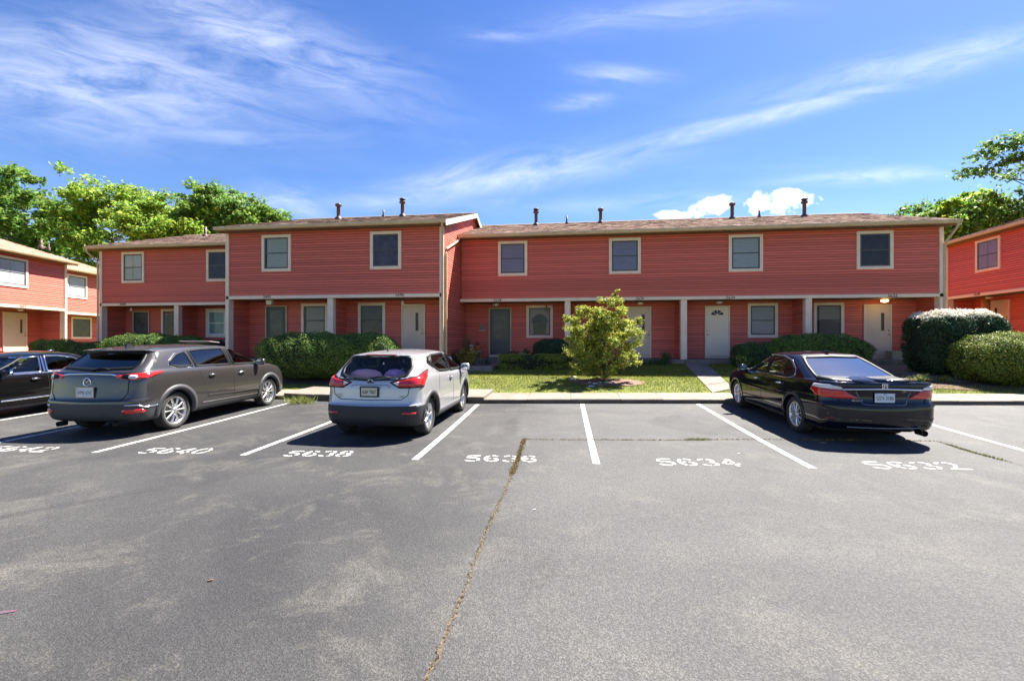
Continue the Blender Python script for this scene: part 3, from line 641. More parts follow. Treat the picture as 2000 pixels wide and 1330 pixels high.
def roof(root, x0, x1, hidden=None, seed=1):
    """gable slab with rake boards, gutter and a skin of shingles"""
    ya, yr, yb = -.5, 5.3, 11.1; t = .09
    prof = [(ya, RZ), (yr, RZ + RS * 5.8), (yb, RZ), (yb, RZ - t), (yr, RZ + RS * 5.8 - t), (ya, RZ - t)]
    r = MB().prism(prof, x0, x1, 'x').build('roof', mat('roof_deck', (.16, .11, .08), rough=.9), root)
    rs = np.random.default_rng(seed); V, F, A = [], [], []
    cs = .137; ln = math.hypot(5.8, RS * 5.8); n = int(ln / cs)
    for side in (0, 1):
        for c in range(n + 1):
            d0 = c * cs; d1 = min(ln + .02, d0 + cs + .02); xx = x0 - .02 - rs.uniform(0, .3)
            while xx < x1 + .02:
                w = rs.choice([.16, .22, .3, .34]); a, b = max(xx, x0 - .02), min(xx + w - .006, x1 + .02); xx += w
                if b - a < .02: continue
                th = .003 + rs.choice([0, .003, .008]); dd = d0 - rs.uniform(0, .02)
                def pt(x, d, h):
                    y = ya + d * 5.8 / ln; z = RZ + RS * (y - ya); y2 = y if side == 0 else ya + yb - y; return (x, y2 - (.3 * h if side == 0 else -.3 * h), z + h)
                i = len(V); V += [pt(a, dd, .001), pt(b, dd, .001), pt(b, dd, th), pt(a, dd, th), pt(b, d1, .002), pt(a, d1, .002)]
                F += [(i, i + 1, i + 2, i + 3), (i + 3, i + 2, i + 4, i + 5)]; q = rs.random(); A += [q, q]
    me = fast_mesh('shingles', V, F, A); tag(obj('shingles', me, M_SHING, r), kind='stuff')
    cap = MB(); zc = RZ + RS * 5.8
    cap.prism([(yr - .16, zc - .035), (yr, zc + .028), (yr + .16, zc - .035), (yr, zc + .005)], x0 - .02, x1 + .02, 'x'); cap.build('ridge_cap', mat('ridge_cap', (.20, .14, .10), (.3, .22, .16), 9, .95), r)
    g = MB(); g.prism([(ya - .10, RZ - .02), (ya - .10, RZ - .075), (ya - .07, RZ - .15), (ya + .02, RZ - .15), (ya + .02, RZ - .02), (ya + .01, RZ - .02), (ya + .01, RZ - .13), (ya - .06, RZ - .13), (ya - .09, RZ - .07), (ya - .09, RZ - .02)], x0 - .03, x1 + .03, 'x'); g.build('gutter', M_GUT, root)
    MB().box(x0 + .01, x1 - .01, ya + .021, .02, RZ - .175, RZ - .155).build('soffit', M_SOFF, root); MB().box(x0 + .01, x1 - .01, ya + .021, ya + .045, RZ - .155, RZ - t - .002).build('fascia', M_TRIM, root)
    return r
def rake(root, x, sgn):
    for (a, b) in ((-.5, 5.3), (5.3, 11.1)):
        za, zb = roof_z(a) - .03, roof_z(b) - .03
        MB().prism([(a, za), (b, zb), (b, zb - .22), (a, za - .22)], x, x + sgn * .035, 'x').build('rake_board', mat('rake_white', (.62, .55, .47), (.7, .63, .55), 3, .6), root)
def vent(root, x, y, h, r=.075, cap=True, tall=False):
    z = roof_z(y)
    o = MB().lathe([(r * 2.0, -.12), (r * 1.9, .06), (r * 1.05, .12), (r, .14), (r, h)] + ([(r * 1.05, h), (r * 1.05, h + .02), (r * 1.7, h + .03), (r * 1.8, h + .12), (r * 1.1, h + .16), (.001, h + .17)] if cap else [(.001, h)]), 14, c=(x, y, z)).build('vent_pipe', M_PIPE, root, True)
    if tall: MB().lathe([(r * 1.6, h + .2), (r * 1.9, h + .22), (r * 1.4, h + .27), (.001, h + .28)], 14, c=(x, y, z)).build('vent_cap', M_PIPE, o, True)
    return o
def shell(root, w, x0=0, gl=False, gr=False, floor=.95, z0=.2):
    """core walls, beam, boards of the upper floor; boards of the recessed floor come per bay"""
    MB().box(x0 + .02, w - .02, .0, 10.6, 3.50, RZ - .1).build('upper_wall', M_CORE, root)
    MB().box(x0 + .02, w - .02, 1.18, 10.6, z0, 3.499).build('lower_wall', M_CORE, root)
    boards(root, x0 + .1, w - .1, 0, 3.61, RZ - .17)
    MB().bbox(x0 + .02, w - .02, -.085, .05, 3.475, 3.612, .006).build('beam', M_TRIM, root)
    MB().box(x0 + .02, w - .02, .051, 1.17, 3.478, 3.498).build('porch_ceiling', M_SOFF, root)
    for g, xx, s in ((gl, x0, -1), (gr, w, 1)):
        MB().prism([(.0, RZ - .1), (10.6, RZ - .1), (5.3, RZ + RS * 5.8 - .1)], xx - s * .02, xx - s * .14, 'x').build('gable_wall', M_CORE, root)
        if g: rake(root, xx + s * .22, s)
def bay(root, a, b, floor=.95, left=None, right=None):
    """one recessed porch bay: back wall boards, optional boards on its side walls"""
    boards(root, a, b, 1.18, floor + .01, 3.47)
    MB().bbox(a - .05, b + .05, -.22, 1.175, .3, floor, .012).build('porch_slab', M_CONC, root)
    if left is not None: side_boards(root, left, 1, .2, 1.155, floor + .01, 3.47)
    if right is not None: side_boards(root, right, -1, .2, 1.155, floor + .01, 3.47)
def fin(root, x, floor=.6): return MB().box(x - .06, x + .06, .18, 1.179, floor, 3.477).build('partition_wall', M_CORE, root)
def corner(root, x, z0=.7, w=.15): return MB().bbox(x - w / 2, x + w / 2, -.085, .2, z0, RZ - .18, .006).build('corner_board', M_TRIM, root)
def spout(root, pts, r=.045): return MB().tube(pts, r, 6).build('downspout', M_GUT, root)

YA, YB = 20.1, 17.5
# --- row A: four doors, 5638 to 5632
XA0 = -5.02; WA = 19.6
A = empty('townhouse_row', (XA0, YA, 0), 0, 'long red townhouse row in the middle right with four doors 5638 to 5632', 'townhouse')
lx = lambda X: X - XA0
shell(A, WA, 0.03, False, True)
roof(A, .02, WA + .25, seed=3)
rows = [-.165, 4.735, 9.65]
for X in rows: post(A, lx(X)); fin(A, lx(X))
bay(A, .05, lx(-.23)); bay(A, lx(-.10), lx(4.67), right=lx(4.67)); bay(A, lx(4.80), lx(9.58), right=lx(9.58)); bay(A, lx(9.72), WA - .12, right=WA - .12)
MB().box(WA - .115, WA - .02, .1, 1.18, .5, 3.49).build('end_wall', M_CORE, A); corner(A, WA - .07)
for (a, b, st, col) in ((-3.24, -1.93, 'blind', (.30, .26, .36)), (1.61, 2.95, 'blind', (.29, .26, .37)), (6.52, 7.87, 'blind', (.46, .46, .47)), (11.43, 12.78, 'dark', (.06, .045, .06))):  # lilac of the blinds and the last dark tone: reflections put into colour
    window(A, lx(a), lx(b), 4.61, 6.16, 0, st, col)
for (a, b, st, col) in ((-2.09, -.85, 'swag', (.34, .27, .22)), (7.7, 8.95, 'blind', (.36, .33, .37)), (10.39, 11.61, 'loose', (.26, .19, .16))):
    window(A, lx(a), lx(b), 1.87, 3.39, 1.18, st, col)
for (a, b, st, kn) in ((-3.87, -2.80, 'storm', 1), (2.52, 3.58, 'taupe', 1), (5.89, 6.95, 'cream', -1), (12.38, 13.46, 'taupe', 1)):
    door(A, lx(a), lx(b), 1.18, .96, 3.29, st, kn)
for px_, t in ((972, '5638'), (1249, '5636'), (1425, '5634'), (1740, '5632')): number(A, lx(PY(px_, 582, YA).x), t, z=3.545 + random.uniform(-.02, .02))
for px_, kd in ((968, 'dome'), (1251, 'dome'), (1405, 'dome'), (1728, 'lit')): lamp(A, lx(PY(px_, 588, YA + .55).x), .55, 3.40, kd)
for px_, yy, h, cp, tl in ((1047, 4.2, .62, 1, 1), (1107, 4.6, .42, 0, 0), (1173, 4.3, .62, 1, 0), (1430, 4.2, .66, 1, 0), (1483, 4.6, .36, 0, 0), (1571, 4.2, .62, 1, 1)):
    vent(A, lx(PY(px_, 430, YA + yy).x), yy, h, .085 if cp else .045, bool(cp), bool(tl))
spout(A, [(.11, -.52, RZ - .14), (.11, -.54, RZ - .26), (.09, -1.35, RZ - .60), (.085, -2.44, RZ - 1.02), (.085, -2.50, RZ - 1.2), (.085, -2.50, .75)], .048)
spout(A, [(WA + .18, -.52, RZ - .14), (WA + .16, -.5, RZ - .3), (WA + .02, -.12, RZ - .85), (WA + .02, -.1, RZ - 1.1), (WA + .02, -.1, .8)])
# --- row B: the pair that stands forward, 5642 and 5640
XB0 = -14.42; WB = 9.40
B = empty('townhouse_row', (XB0, YB, 0), 0, 'red townhouse pair standing forward at centre left, doors 5642 and 5640', 'townhouse')
lb = lambda X: X - XB0
shell(B, WB, 0, False, True, z0=.2)
roof(B, -.12, WB + .22, seed=5)
post(B, lb(-9.77)); fin(B, lb(-9.77))
bay(B, .12, lb(-9.83), .99, left=.12); bay(B, lb(-9.70), WB - .12, .99, left=lb(-9.71))
MB().box(.02, .115, .1, 1.18, .5, 3.49).build('end_wall', M_CORE, B); MB().box(WB - .115, WB - .02, .1, 1.18, .5, 3.49).build('end_wall', M_CORE, B)
corner(B, .07); corner(B, WB - .06)
yf = lambda z: .03 if z < RZ - .25 else (z - RZ + .12) / RS - .5 + .12
yk = lambda z: 5.2 if z < RZ - .25 else 10.6 - yf(z)
side_boards(B, WB, 1, yf, yk, .75, RZ + RS * 5.8 - .25)
MB().bbox(WB - .03, WB + .028, -.06, .09, .7, RZ - .18, .005).build('corner_board', M_TRIM, B)
window(B, lb(-12.78), lb(-11.47), 4.60, 6.13, 0, 'loose', (.47, .48, .38)); window(B, lb(-8.04), lb(-6.73), 4.60, 6.13, 0, 'dark', (.115, .095, .13))
window(B, lb(-11.76), lb(-10.52), 1.87, 3.37, 1.18, 'loose', (.36, .30, .24)); window(B, lb(-9.13), lb(-7.9), 1.87, 3.37, 1.18, 'dark', (.07, .06, .065))
door(B, lb(-13.46), lb(-12.43), 1.18, 1.0, 3.29, 'storm', -1); door(B, lb(-7.17), lb(-6.13), 1.18, 1.0, 3.29, 'taupe', 1)
for px_, t in ((524, '5642'), (782, '5640')): number(B, lb(PY(px_, 580, YB).x), t, z=3.55 + random.uniform(-.02, .02))
lamp(B, lb(PY(527, 589, YB + .45).x), .45, 3.42, 'box'); lamp(B, lb(PY(787, 590, YB + .7).x), .7, 3.40, 'spot')
for px_, yy, h, cp, tl in ((661, 3.7, .60, 1, 0), (749, 4.6, .34, 0, 0), (786, 4.2, .62, 1, 1)): vent(B, lb(PY(px_, 425, YB + yy).x), yy, h, .085 if cp else .045, bool(cp), bool(tl))
spout(B, [(WB + .10, -.54, RZ - .14), (WB + .06, -.40, RZ - .30), (WB - .0, -.115, RZ - .45), (WB - .0, -.115, .75)], .045)
# --- row C: set back at left, 5646
XC0 = -23.55; YC = 20.1; WC = 9.0
Cc = empty('townhouse_row', (XC0, YC, 0), 0, 'red townhouse row set back at left behind the grey SUV, door 5646', 'townhouse')
lc = lambda X: X - XC0
shell(Cc, WC, 0, True, False)
roof(Cc, -.25, WC + 2, seed=8)
PC = PY(345, 650, YC).x
post(Cc, lc(PC)); fin(Cc, lc(PC))
bay(Cc, .12, lc(PC) - .06, left=.12); bay(Cc, lc(PC) + .06, WC - .1, left=lc(PC) + .06)
MB().box(.02, .115, .1, 1.18, .5, 3.49).build('end_wall', M_CORE, Cc); corner(Cc, .07)
def pyx(p0, p1, Y, l): return l(PY(p0, 600, Y).x), l(PY(p1, 600, Y).x)
a, b = pyx(240, 284, YC, lc); window(Cc, a, b, 4.61, 6.16, 0, 'curtain', (.66, .66, .58)); a, b = pyx(405, 449, YC, lc); window(Cc, a, b, 4.61, 6.16, 0, 'dark', (.07, .075, .10))
a, b = pyx(317, 357, YC + 1.18, lc); window(Cc, a, b, 1.87, 3.39, 1.18, 'dark', (.05, .05, .055))
a, b = pyx(404, 446, YC + 1.18, lc); window(Cc, a, b, 1.90, 3.39, 1.18, 'blind', (.30, .42, .38), white=True)
a, b = pyx(262, 294, YC + 1.18, lc); door(Cc, a, b, 1.18, .96, 3.29, 'storm', -1)
number(Cc, lc(PY(243, 595, YC).x), '5646'); lamp(Cc, lc(PY(258, 600, YC + .5).x), .5, 3.40, 'spot')
vent(Cc, lc(PY(401, 455, YC + 4.2).x), 4.2, .55, .08, False)
spout(Cc, [(-.2, -.52, RZ - .14), (-.2, -.5, RZ - .3), (-.06, -.12, RZ - .7), (-.06, -.1, RZ - 1.0), (-.06, -.1, .7)])
# --- row D: far left, turned towards the lot, sunlit: door 5652
dD = Vector((-.228, .974, 0)); rD = math.atan2(dD.y, dD.x)
PD = Vector((-29.75, 23.35, 0)); WD = 9.4; oD = PD - dD * WD
Dd = empty('townhouse_row', (oD.x, oD.y, 0), rD, 'sunlit red townhouse at the far left with door 5652', 'townhouse')
def locx(px_, o, dd):
    """local x where the line of sight through px_ meets the facade line"""
    d = ray(px_, 600); den = d.x * dd.y - d.y * dd.x; t = (o.x * dd.y - o.y * dd.x) / den; q = Vector((d.x * t, d.y * t, 0)) - Vector((o.x, o.y, 0)); return q.dot(dd)
shell(Dd, WD, 0, False, True); roof(Dd, -.2, WD + .22, seed=11)
back = oD + Vector((-.974, -.228, 0)) * 1.18
bay(Dd, .1, WD - .1, right=WD - .12); MB().box(WD - .115, WD - .02, .1, 1.18, .5, 3.49).build('end_wall', M_CORE, Dd); corner(Dd, WD - .07); MB().bbox(WD - .03, WD + .025, -.06, .10, .7, RZ - .18, .005).build('corner_board', M_TRIM, Dd)
side_boards(Dd, WD, 1, .03, 2.6, 1.0, RZ - .2)
a, b = locx(-20, oD, dD), locx(52, oD, dD); window(Dd, a, b, 4.55, 6.1, 0, 'curtain', (.62, .66, .66))
a, b = locx(3, back, dD), locx(50, back, dD); door(Dd, a, b, 1.18, .96, 3.29, 'taupe', 1)
number(Dd, locx(41, oD, dD), '5652'); lamp(Dd, locx(40, oD + Vector((-.974, -.228, 0)) * .4, dD), .4, 3.42, 'dome')
for px_, h in ((80, .45), (95, .3)): vent(Dd, locx(px_, oD + Vector((-.974, -.228, 0)) * 4.2, dD), 4.2, h, .08 if h > .4 else .05, False)
# --- row F: behind it, stepped back
oF = PD + Vector((-.974, -.228, 0)) * 2.2 + dD * .02
Ff = empty('townhouse_row', (oF.x, oF.y, 0), rD, 'sunlit red townhouse end stepped back right of the far left one', 'townhouse')
WF = 8.
shell(Ff, WF); roof(Ff, -.2, WF + .2, seed=13); bay(Ff, .0, WF - .1); corner(Ff, .02)
backF = oF + Vector((-.974, -.228, 0)) * 1.18
a, b = locx(128, oF, dD), locx(168, oF, dD); window(Ff, a, b, 4.55, 6.1, 0, 'blind', (.62, .62, .64))
a, b = locx(137, backF, dD), locx(177, backF, dD); window(Ff, a, b, 1.87, 3.39, 1.18, 'dark', (.10, .11, .05))
# --- row E: right edge, turned towards the lot
dE = Vector((-.054, -.9985, 0)); oE = Vector((19.75, 26.9, 0)); WE = 9.4; ZE = .43
Ee = empty('townhouse_row', (oE.x, oE.y, ZE), math.atan2(dE.y, dE.x), 'red townhouse row at the right edge turned towards the parking lot', 'townhouse')
shell(Ee, WE, 0, True, False); roof(Ee, -.2, WE + .2, seed=17); nE = Vector((.9985, -.054, 0)); backE = oE + nE * 1.18
bay(Ee, .1, WE - .1, left=.12); MB().box(.02, .115, .1, 1.18, .5, 3.49).build('end_wall', M_CORE, Ee); corner(Ee, .07)
a, b = locx(1908, oE, dE), locx(1957, oE, dE); window(Ee, a, b, 4.61, 6.16, 0, 'curtain', (.36, .30, .42))
a, b = locx(1937, backE, dE), locx(1975, backE, dE); door(Ee, a, b, 1.18, .96, 3.29, 'taupe', -1)
number(Ee, locx(1912, oE, dE), '5630'); lamp(Ee, locx(1932, oE + nE * .5, dE), .5, 3.41, 'dome')
spout(Ee, [(-.1, -.5, RZ - .15), (-.06, -.12, RZ - .6), (-.05, -.1, RZ - .8), (-.05, -.1, .7)])
# ---------------------------------------------------------------- plants
M_BARK = mat('bark', (.06, .045, .035), (.14, .11, .085), 6, .95, bump=.8, bscale=25, stretch=(1, 1, .3))
def leafmat(n, c, r=.45, t=.3, rough=.5): return mat(n, c, rnd=r, attr='rnd', rough=rough, transl=t, spec=.2)
M_YEW = leafmat('yew_leaves', (0.123, 0.216, 0.045), .5, .2)
M_YEWD = leafmat('dark_yew_leaves', (0.073, 0.147, 0.045), .5, .2)
M_BOX = leafmat('privet_leaves', (0.221, 0.283, 0.053), .5, .3)
M_DARKHEDGE = leafmat('dark_hedge_leaves', (0.046, 0.095, 0.042), .5, .15)
M_PALE = leafmat('pale_glare_leaves', (.80, .76, .62), .25, .3)  # pale top leaves with the sun's glare put into their colour
M_OAK = leafmat('oak_leaves', (0.177, 0.310, 0.059), .45, .45)
M_LOCUST = leafmat('locust_leaves', (0.311, 0.472, 0.070), .45, .45)
M_MAPLE = leafmat('maple_leaves', (0.147, 0.276, 0.066), .45, .45)
M_VARI = leafmat('variegated_leaves', (0.483, 0.529, 0.081), .65, .35)
M_VARID = leafmat('shrub_inner_leaves', (0.134, 0.232, 0.053), .5, .3)
M_YELP = leafmat('yellowing_leaves', (0.350, 0.289, 0.052), .5, .3)
M_BLUEG = leafmat('bluegreen_leaves', (.05, .10, .065), .4, .2)
M_INNER = mat('dark_core', (.010, .016, .007), (.025, .03, .014), 12, 1)  # near-black solid core filling the hedge behind its leaves
def diamonds(P, Nn, size, asp=.55, jit=.8):
    n = len(P); P = np.asarray(P, float); Nn = np.asarray(Nn, float) + rng.normal(0, jit, (n, 3)); Nn /= np.linalg.norm(Nn, axis=1)[:, None] + 1e-9
    t = rng.normal(size=(n, 3)); t -= (t * Nn).sum(1)[:, None] * Nn; t /= np.linalg.norm(t, axis=1)[:, None] + 1e-9; b = np.cross(Nn, t)
    s = (size * rng.uniform(.6, 1.35, n))[:, None] / 2
    V = np.empty((n, 4, 3)); V[:, 0] = P - t * s; V[:, 1] = P + b * s * asp + Nn * s * .15; V[:, 2] = P + t * s; V[:, 3] = P - b * s * asp + Nn * s * .15
    return V.reshape(-1, 3), np.arange(4 * n).reshape(-1, 4)
def foliage(name, P, Nn, size, m, parent, asp=.55, jit=.8, origin=(0, 0, 0)):
    V, F = diamonds(np.asarray(P) - np.array(origin), Nn, size, asp, jit)
    return obj(name, fast_mesh(name, V, F, rng.random(len(F))), m, parent)
def superell(d, r, e):
    d = np.sign(d) * np.abs(d) ** (2 / e); k = (np.abs(d) ** e).sum(1) ** (1 / e); return d / k[:, None] * r
def hedge(label, lobes, m, e=2.6, dens=520, size=.06, core=.9, cat='hedge', group='clipped hedges', name='hedge', top=None, rough=.05):
    """lobes: (cx, cy, z0, z1, rx, ry)"""
    cx, cy = lobes[0][0], lobes[0][1]; zb = min(l[2] for l in lobes); root = empty(name, (cx, cy, zb), 0, label, cat, group)
    PP, NN = [], []; cm = MB()
    for (x, y, z0, z1, rx, ry) in lobes:
        c = np.array((x, y, (z0 + z1) / 2)); r = np.array((rx, ry, (z1 - z0) / 2)); area = 4 * math.pi * ((rx * ry) ** 1.6 / 3 + (rx * r[2]) ** 1.6 / 3 + (ry * r[2]) ** 1.6 / 3) ** (1 / 1.6)
        n = int(area * dens); d = rng.normal(size=(n, 3)); d /= np.linalg.norm(d, axis=1)[:, None]
        q = superell(d, r, e); nn = d / r; nn /= np.linalg.norm(nn, axis=1)[:, None]
        lump = 1 + rough * (np.sin(q[:, 0] * 5.1 + 1) * np.sin(q[:, 1] * 6.3) + .6 * np.sin(q[:, 0] * 11 + q[:, 2] * 9)) + rng.normal(0, .018, n)
        p = c + q * lump[:, None] * rng.uniform(.93, 1.02, n)[:, None]; keep = np.ones(n, bool)
        for o in lobes:
            if o[:2] != (x, y) or o[4] != rx:
                oc = np.array((o[0], o[1], (o[2] + o[3]) / 2)); orr = np.array((o[4], o[5], (o[3] - o[2]) / 2)); keep &= (np.abs((p - oc) / orr) ** e).sum(1) > .8
        keep &= p[:, 2] > zb + .02; PP.append(p[keep]); NN.append(nn[keep])
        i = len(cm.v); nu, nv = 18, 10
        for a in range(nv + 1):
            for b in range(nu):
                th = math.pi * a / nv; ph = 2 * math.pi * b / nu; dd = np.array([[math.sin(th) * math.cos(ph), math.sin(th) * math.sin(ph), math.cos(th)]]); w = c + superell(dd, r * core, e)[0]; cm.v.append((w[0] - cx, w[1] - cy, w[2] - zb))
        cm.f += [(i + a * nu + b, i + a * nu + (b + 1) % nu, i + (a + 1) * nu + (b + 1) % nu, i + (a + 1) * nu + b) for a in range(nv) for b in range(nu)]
    cm.build('dark_core', M_INNER, root, True)
    P = np.concatenate(PP); Nn = np.concatenate(NN)
    if top:
        zt = max(l[3] for l in lobes); hi = (P[:, 2] > zt - top[1] - .12 * rng.random(len(P))); foliage('pale_glare_tips', P[hi], Nn[hi], size * 1.15, top[0], root, origin=(cx, cy, zb)); P, Nn = P[~hi], Nn[~hi]
    foliage('foliage', P, Nn, size, m, root, origin=(cx, cy, zb)); return root
def span(pL, pR, pyT, Y, z0, ry, pyR=None):
    a, b = PY(pL, 680, Y), PY(pR, 680, Y); t = PY((pL + pR) / 2, pyT, Y).z; return ((a.x + b.x) / 2, Y, z0, t, (b.x - a.x) / 2, ry)
l1 = span(513, 706, 650, 15.4, .40, 1.05); l2 = span(655, 776, 651, 15.9, .40, .85)
hedge('large round clipped yew hedge between the grey SUV and the silver crossover', [l1, l2], M_YEW, 2.5, 2500, .047)
hedge('long arched hedge in front of door 5646 behind the grey SUV', [span(203, 372, 652, 17.6, .5, .9), span(330, 402, 657, 17.8, .5, .7)], M_YEW, 2.4, 2500, .047)
hedge('small rounded hedge behind the rear end of the grey SUV', [span(143, 207, 668, 18.0, .5, .6)], M_YEWD, 2.6, 2500, .047)
hedge('flat topped hedge behind the black sedan at far left', [span(72, 147, 663, 18.2, .5, .6)], M_YEW, 3.2, 2500, .047)
hedge('dark hedge end by the door of 5652 at the left edge', [span(-40, 13, 687, 17.6, .5, .6)], M_YEWD, 2.6, 1200, .065)
hedge('low boxy yellow-green hedge in front of window 5638', [span(973, 1104, 691, 18.2, .55, .38)], M_BOX, 4.5, 2600, .058, rough=.04)
hedge('dark round bush behind the low boxy hedge of 5638', [span(1040, 1118, 662, 19.1, .6, .6)], M_DARKHEDGE, 2.4, 2500, .047)
hedge('low dark hedge left of the arched one by door 5634', [span(1431, 1535, 669, 19.0, .6, .6)], M_YEWD, 3.0, 2500, .047)
hedge('wide arched hedge behind the black sedan under window 5632', [span(1496, 1698, 652, 18.8, .6, .85)], M_YEW, 2.3, 2500, .047)
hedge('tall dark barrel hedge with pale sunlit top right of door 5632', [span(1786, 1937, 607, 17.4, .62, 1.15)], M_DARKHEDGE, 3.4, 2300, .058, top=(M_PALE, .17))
hedge('big dome hedge at the right edge with sunlit yellow-green crown', [span(1876, 2090, 650, 15.7, .42, 1.3)], leafmat('dome_leaves', (0.194, 0.261, 0.046), .5, .25), 2.5, 2500, .047)
hedge('dark scruffy bush beside the white sash window of the set back row', [span(404, 440, 664, 18.9, .5, .4)], M_DARKHEDGE, 2.2, 700, .07, group='garden plants', cat='bush', name='bush')
# loose garden plants
def plant(label, px_, py_, Y, rx, ry, n, size, m, asp=.5, name='garden_plant', ht=None, zb=None, cat='plant'):
    b = PY(px_, 690, Y); z0 = lawn(b.x, Y) if zb is None else zb; t = PY(px_, py_, Y).z if ht is None else z0 + ht; h = max(.1, t - z0)
    root = empty(name, (b.x, Y, z0), 0, label, cat, 'garden plants'); st = MB(); P, Nn = [], []
    k = max(5, n // 70)
    for i in range(k):
        a = random.uniform(0, 6.283); rr = math.sqrt(random.random()); ex, ey, ez = rx * rr * math.cos(a), ry * rr * math.sin(a), h * (1 - .45 * rr * rr) * random.uniform(.75, 1.0)
        st.tube([(ex * .15, ey * .15, 0), (ex * .6, ey * .6, ez * .55), (ex, ey, ez)], [.008, .006, .003], 5)
        m_ = n // k; s = np.sqrt(rng.uniform(.08, 1, m_)); c = np.stack([ex * s, ey * s, ez * s], 1) + rng.normal(0, .06, (m_, 3)) * np.array([1, 1, .8]); P.append(c); Nn.append(np.tile((0, -.3, 1.), (m_, 1)))
    st.build('stem', M_BARK, root); P = np.concatenate(P); P[:, 2] = np.maximum(P[:, 2], .02)
    o = foliage('leaf_mass', P, np.concatenate(Nn), size, m, root, asp, .8); tag(o, kind='stuff'); return root
plant('yellowing leafy shrub left of door 5638 in front of the walk', 915, 672, 18.4, .55, .45, 1500, .08, M_YELP)
plant('blue-green shrub close to the corner downspout by door 5638', 893, 680, 18.7, .4, .4, 900, .07, M_BLUEG)
plant('dark green shrub behind the yellowing one by door 5638', 910, 654, 19.4, .35, .3, 800, .07, M_YEWD)
plant('small blue-green plant at the edge of the walk to 5638', 948, 697, 18.7, .22, .2, 400, .05, M_BLUEG)
plant('leafy green perennial behind the boxy hedge under window 5638', 1031, 675, 19.3, .4, .3, 700, .07, leafmat('perennial', (.05, .11, .03), .5, .3))
plant('dark burgundy mum in bloom by door 5638', 1000, 679, 19.2, .30, .22, 900, .045, leafmat('burgundy_flowers', (.06, .012, .022), .5, .2), .9)
plant('white flowers right of the burgundy mum by door 5638', 1022, 681, 19.2, .20, .18, 350, .05, leafmat('white_flowers', (.62, .60, .58), .25, .3), .9)
plant('white flowers left of the burgundy mum by door 5638', 980, 688, 19.1, .14, .14, 220, .05, leafmat('white_flowers', (.62, .60, .58), .25, .3), .9)
plant('dark green plant beside the post of 5636', 1301, 683, 19.6, .28, .22, 700, .07, M_YEWD)
plant('creeping ground cover in front of porch 5636', 1275, 701, 19.6, .55, .18, 500, .06, M_YEWD)
plant('pink flower spray beside the post of 5636', 1310, 682, 19.7, .07, .07, 60, .045, leafmat('pink_flowers', (.55, .08, .14), .3, .3), .9)
plant('big leaf plant poking above the large hedge by door 5642', 552, 645, 16.7, .16, .14, 160, .14, leafmat('bright_leaf', (.07, .20, .05), .4, .35), .6)
plant('big leaf plant poking above the large hedge by window 5642', 606, 647, 16.7, .28, .14, 200, .15, leafmat('bright_leaf', (.07, .20, .05), .4, .35), .6)
plant('thin leafy weed standing behind the black sedan under door 5634', 1452, 690, 18.2, .28, .2, 160, .08, M_BOX)
plant('short grass tuft in the bed below the tall barrel hedge', 1800, 722, 15.9, .5, .25, 700, .07, M_BOX, .15, ht=.22)
plant('green ground cover clump below the tall barrel hedge', 1840, 721, 15.9, .45, .25, 600, .07, M_BOX, .15, ht=.2)
plant('bare twiggy plant at the door of 5652', 22, 688, 19.0, .35, .2, 140, .06, M_YELP)

# ---------------------------------------------------------------- trees
def tree(label, base, clusters, nl, size, m, spread, name='tree', trunk_r=.28, cat='tree', group='trees behind the houses', asp=.6, m2=None, flat=.75, fork=.35):
    """clusters: array (k,3) world centres of leaf clumps; limbs run from the trunk to each of them"""
    b = Vector(base); root = empty(name, b, 0, label, cat, group); C = np.asarray(clusters, float) - np.array(base); top = C[:, 2].max()
    cen = C.mean(0); tm = MB(); tp = Vector((cen[0] * .35, cen[1] * .35, top * fork)); hi = Vector((cen[0] * .8, cen[1] * .8, top * .82))
    spine = [Vector((0, 0, -.1)), tp * .5 + Vector((random.uniform(-.2, .2) * trunk_r, 0, 0)), tp, tp.lerp(hi, .5) + Vector((trunk_r, 0, 0)), hi]
    tm.tube(spine, [trunk_r * 1.25, trunk_r, trunk_r * .8, trunk_r * .45, trunk_r * .12], 9)
    for c in C:
        c = Vector(c); s = min(.95, max(.0, (c.z - tp.z) / max(.1, hi.z - tp.z) - .25)); a = tp.lerp(hi, s); mid = a.lerp(c, .5) + Vector((0, 0, -.06 * (c - a).length)); r = trunk_r * (.30 * (1 - s) + .12)
        tm.tube([a, a.lerp(mid, .5), mid, c], [r, r * .8, r * .55, r * .15], 5)
        for _ in range(3):
            e = c + Vector(rng.normal(0, spread * .8, 3)); tm.tube([mid.lerp(c, .5), e], [r * .3, r * .08], 4)
    tm.build('trunk', M_BARK, root, True)
    k = len(C); per = nl // k; P = []
    for c in C:
        q = spread * random.uniform(.6, 1.25); sub = rng.normal(0, .75, (5, 3)) * q
        for s_ in sub: P.append(c + s_ * np.array([1, 1, flat]) + rng.normal(0, .40, (per // 5, 3)) * q * np.array([1, 1, flat * .8]))
    P = np.concatenate(P); N0 = np.tile((0, 0, 1.), (len(P), 1))
    if m2:
        w = rng.random(len(P)) < .32; foliage('crown', P[w], N0[w], size, m2, root, asp, .7); foliage('crown', P[~w], N0[~w], size, m, root, asp, .7)
    else: foliage('crown', P, N0, size, m, root, asp, .7)
    return root
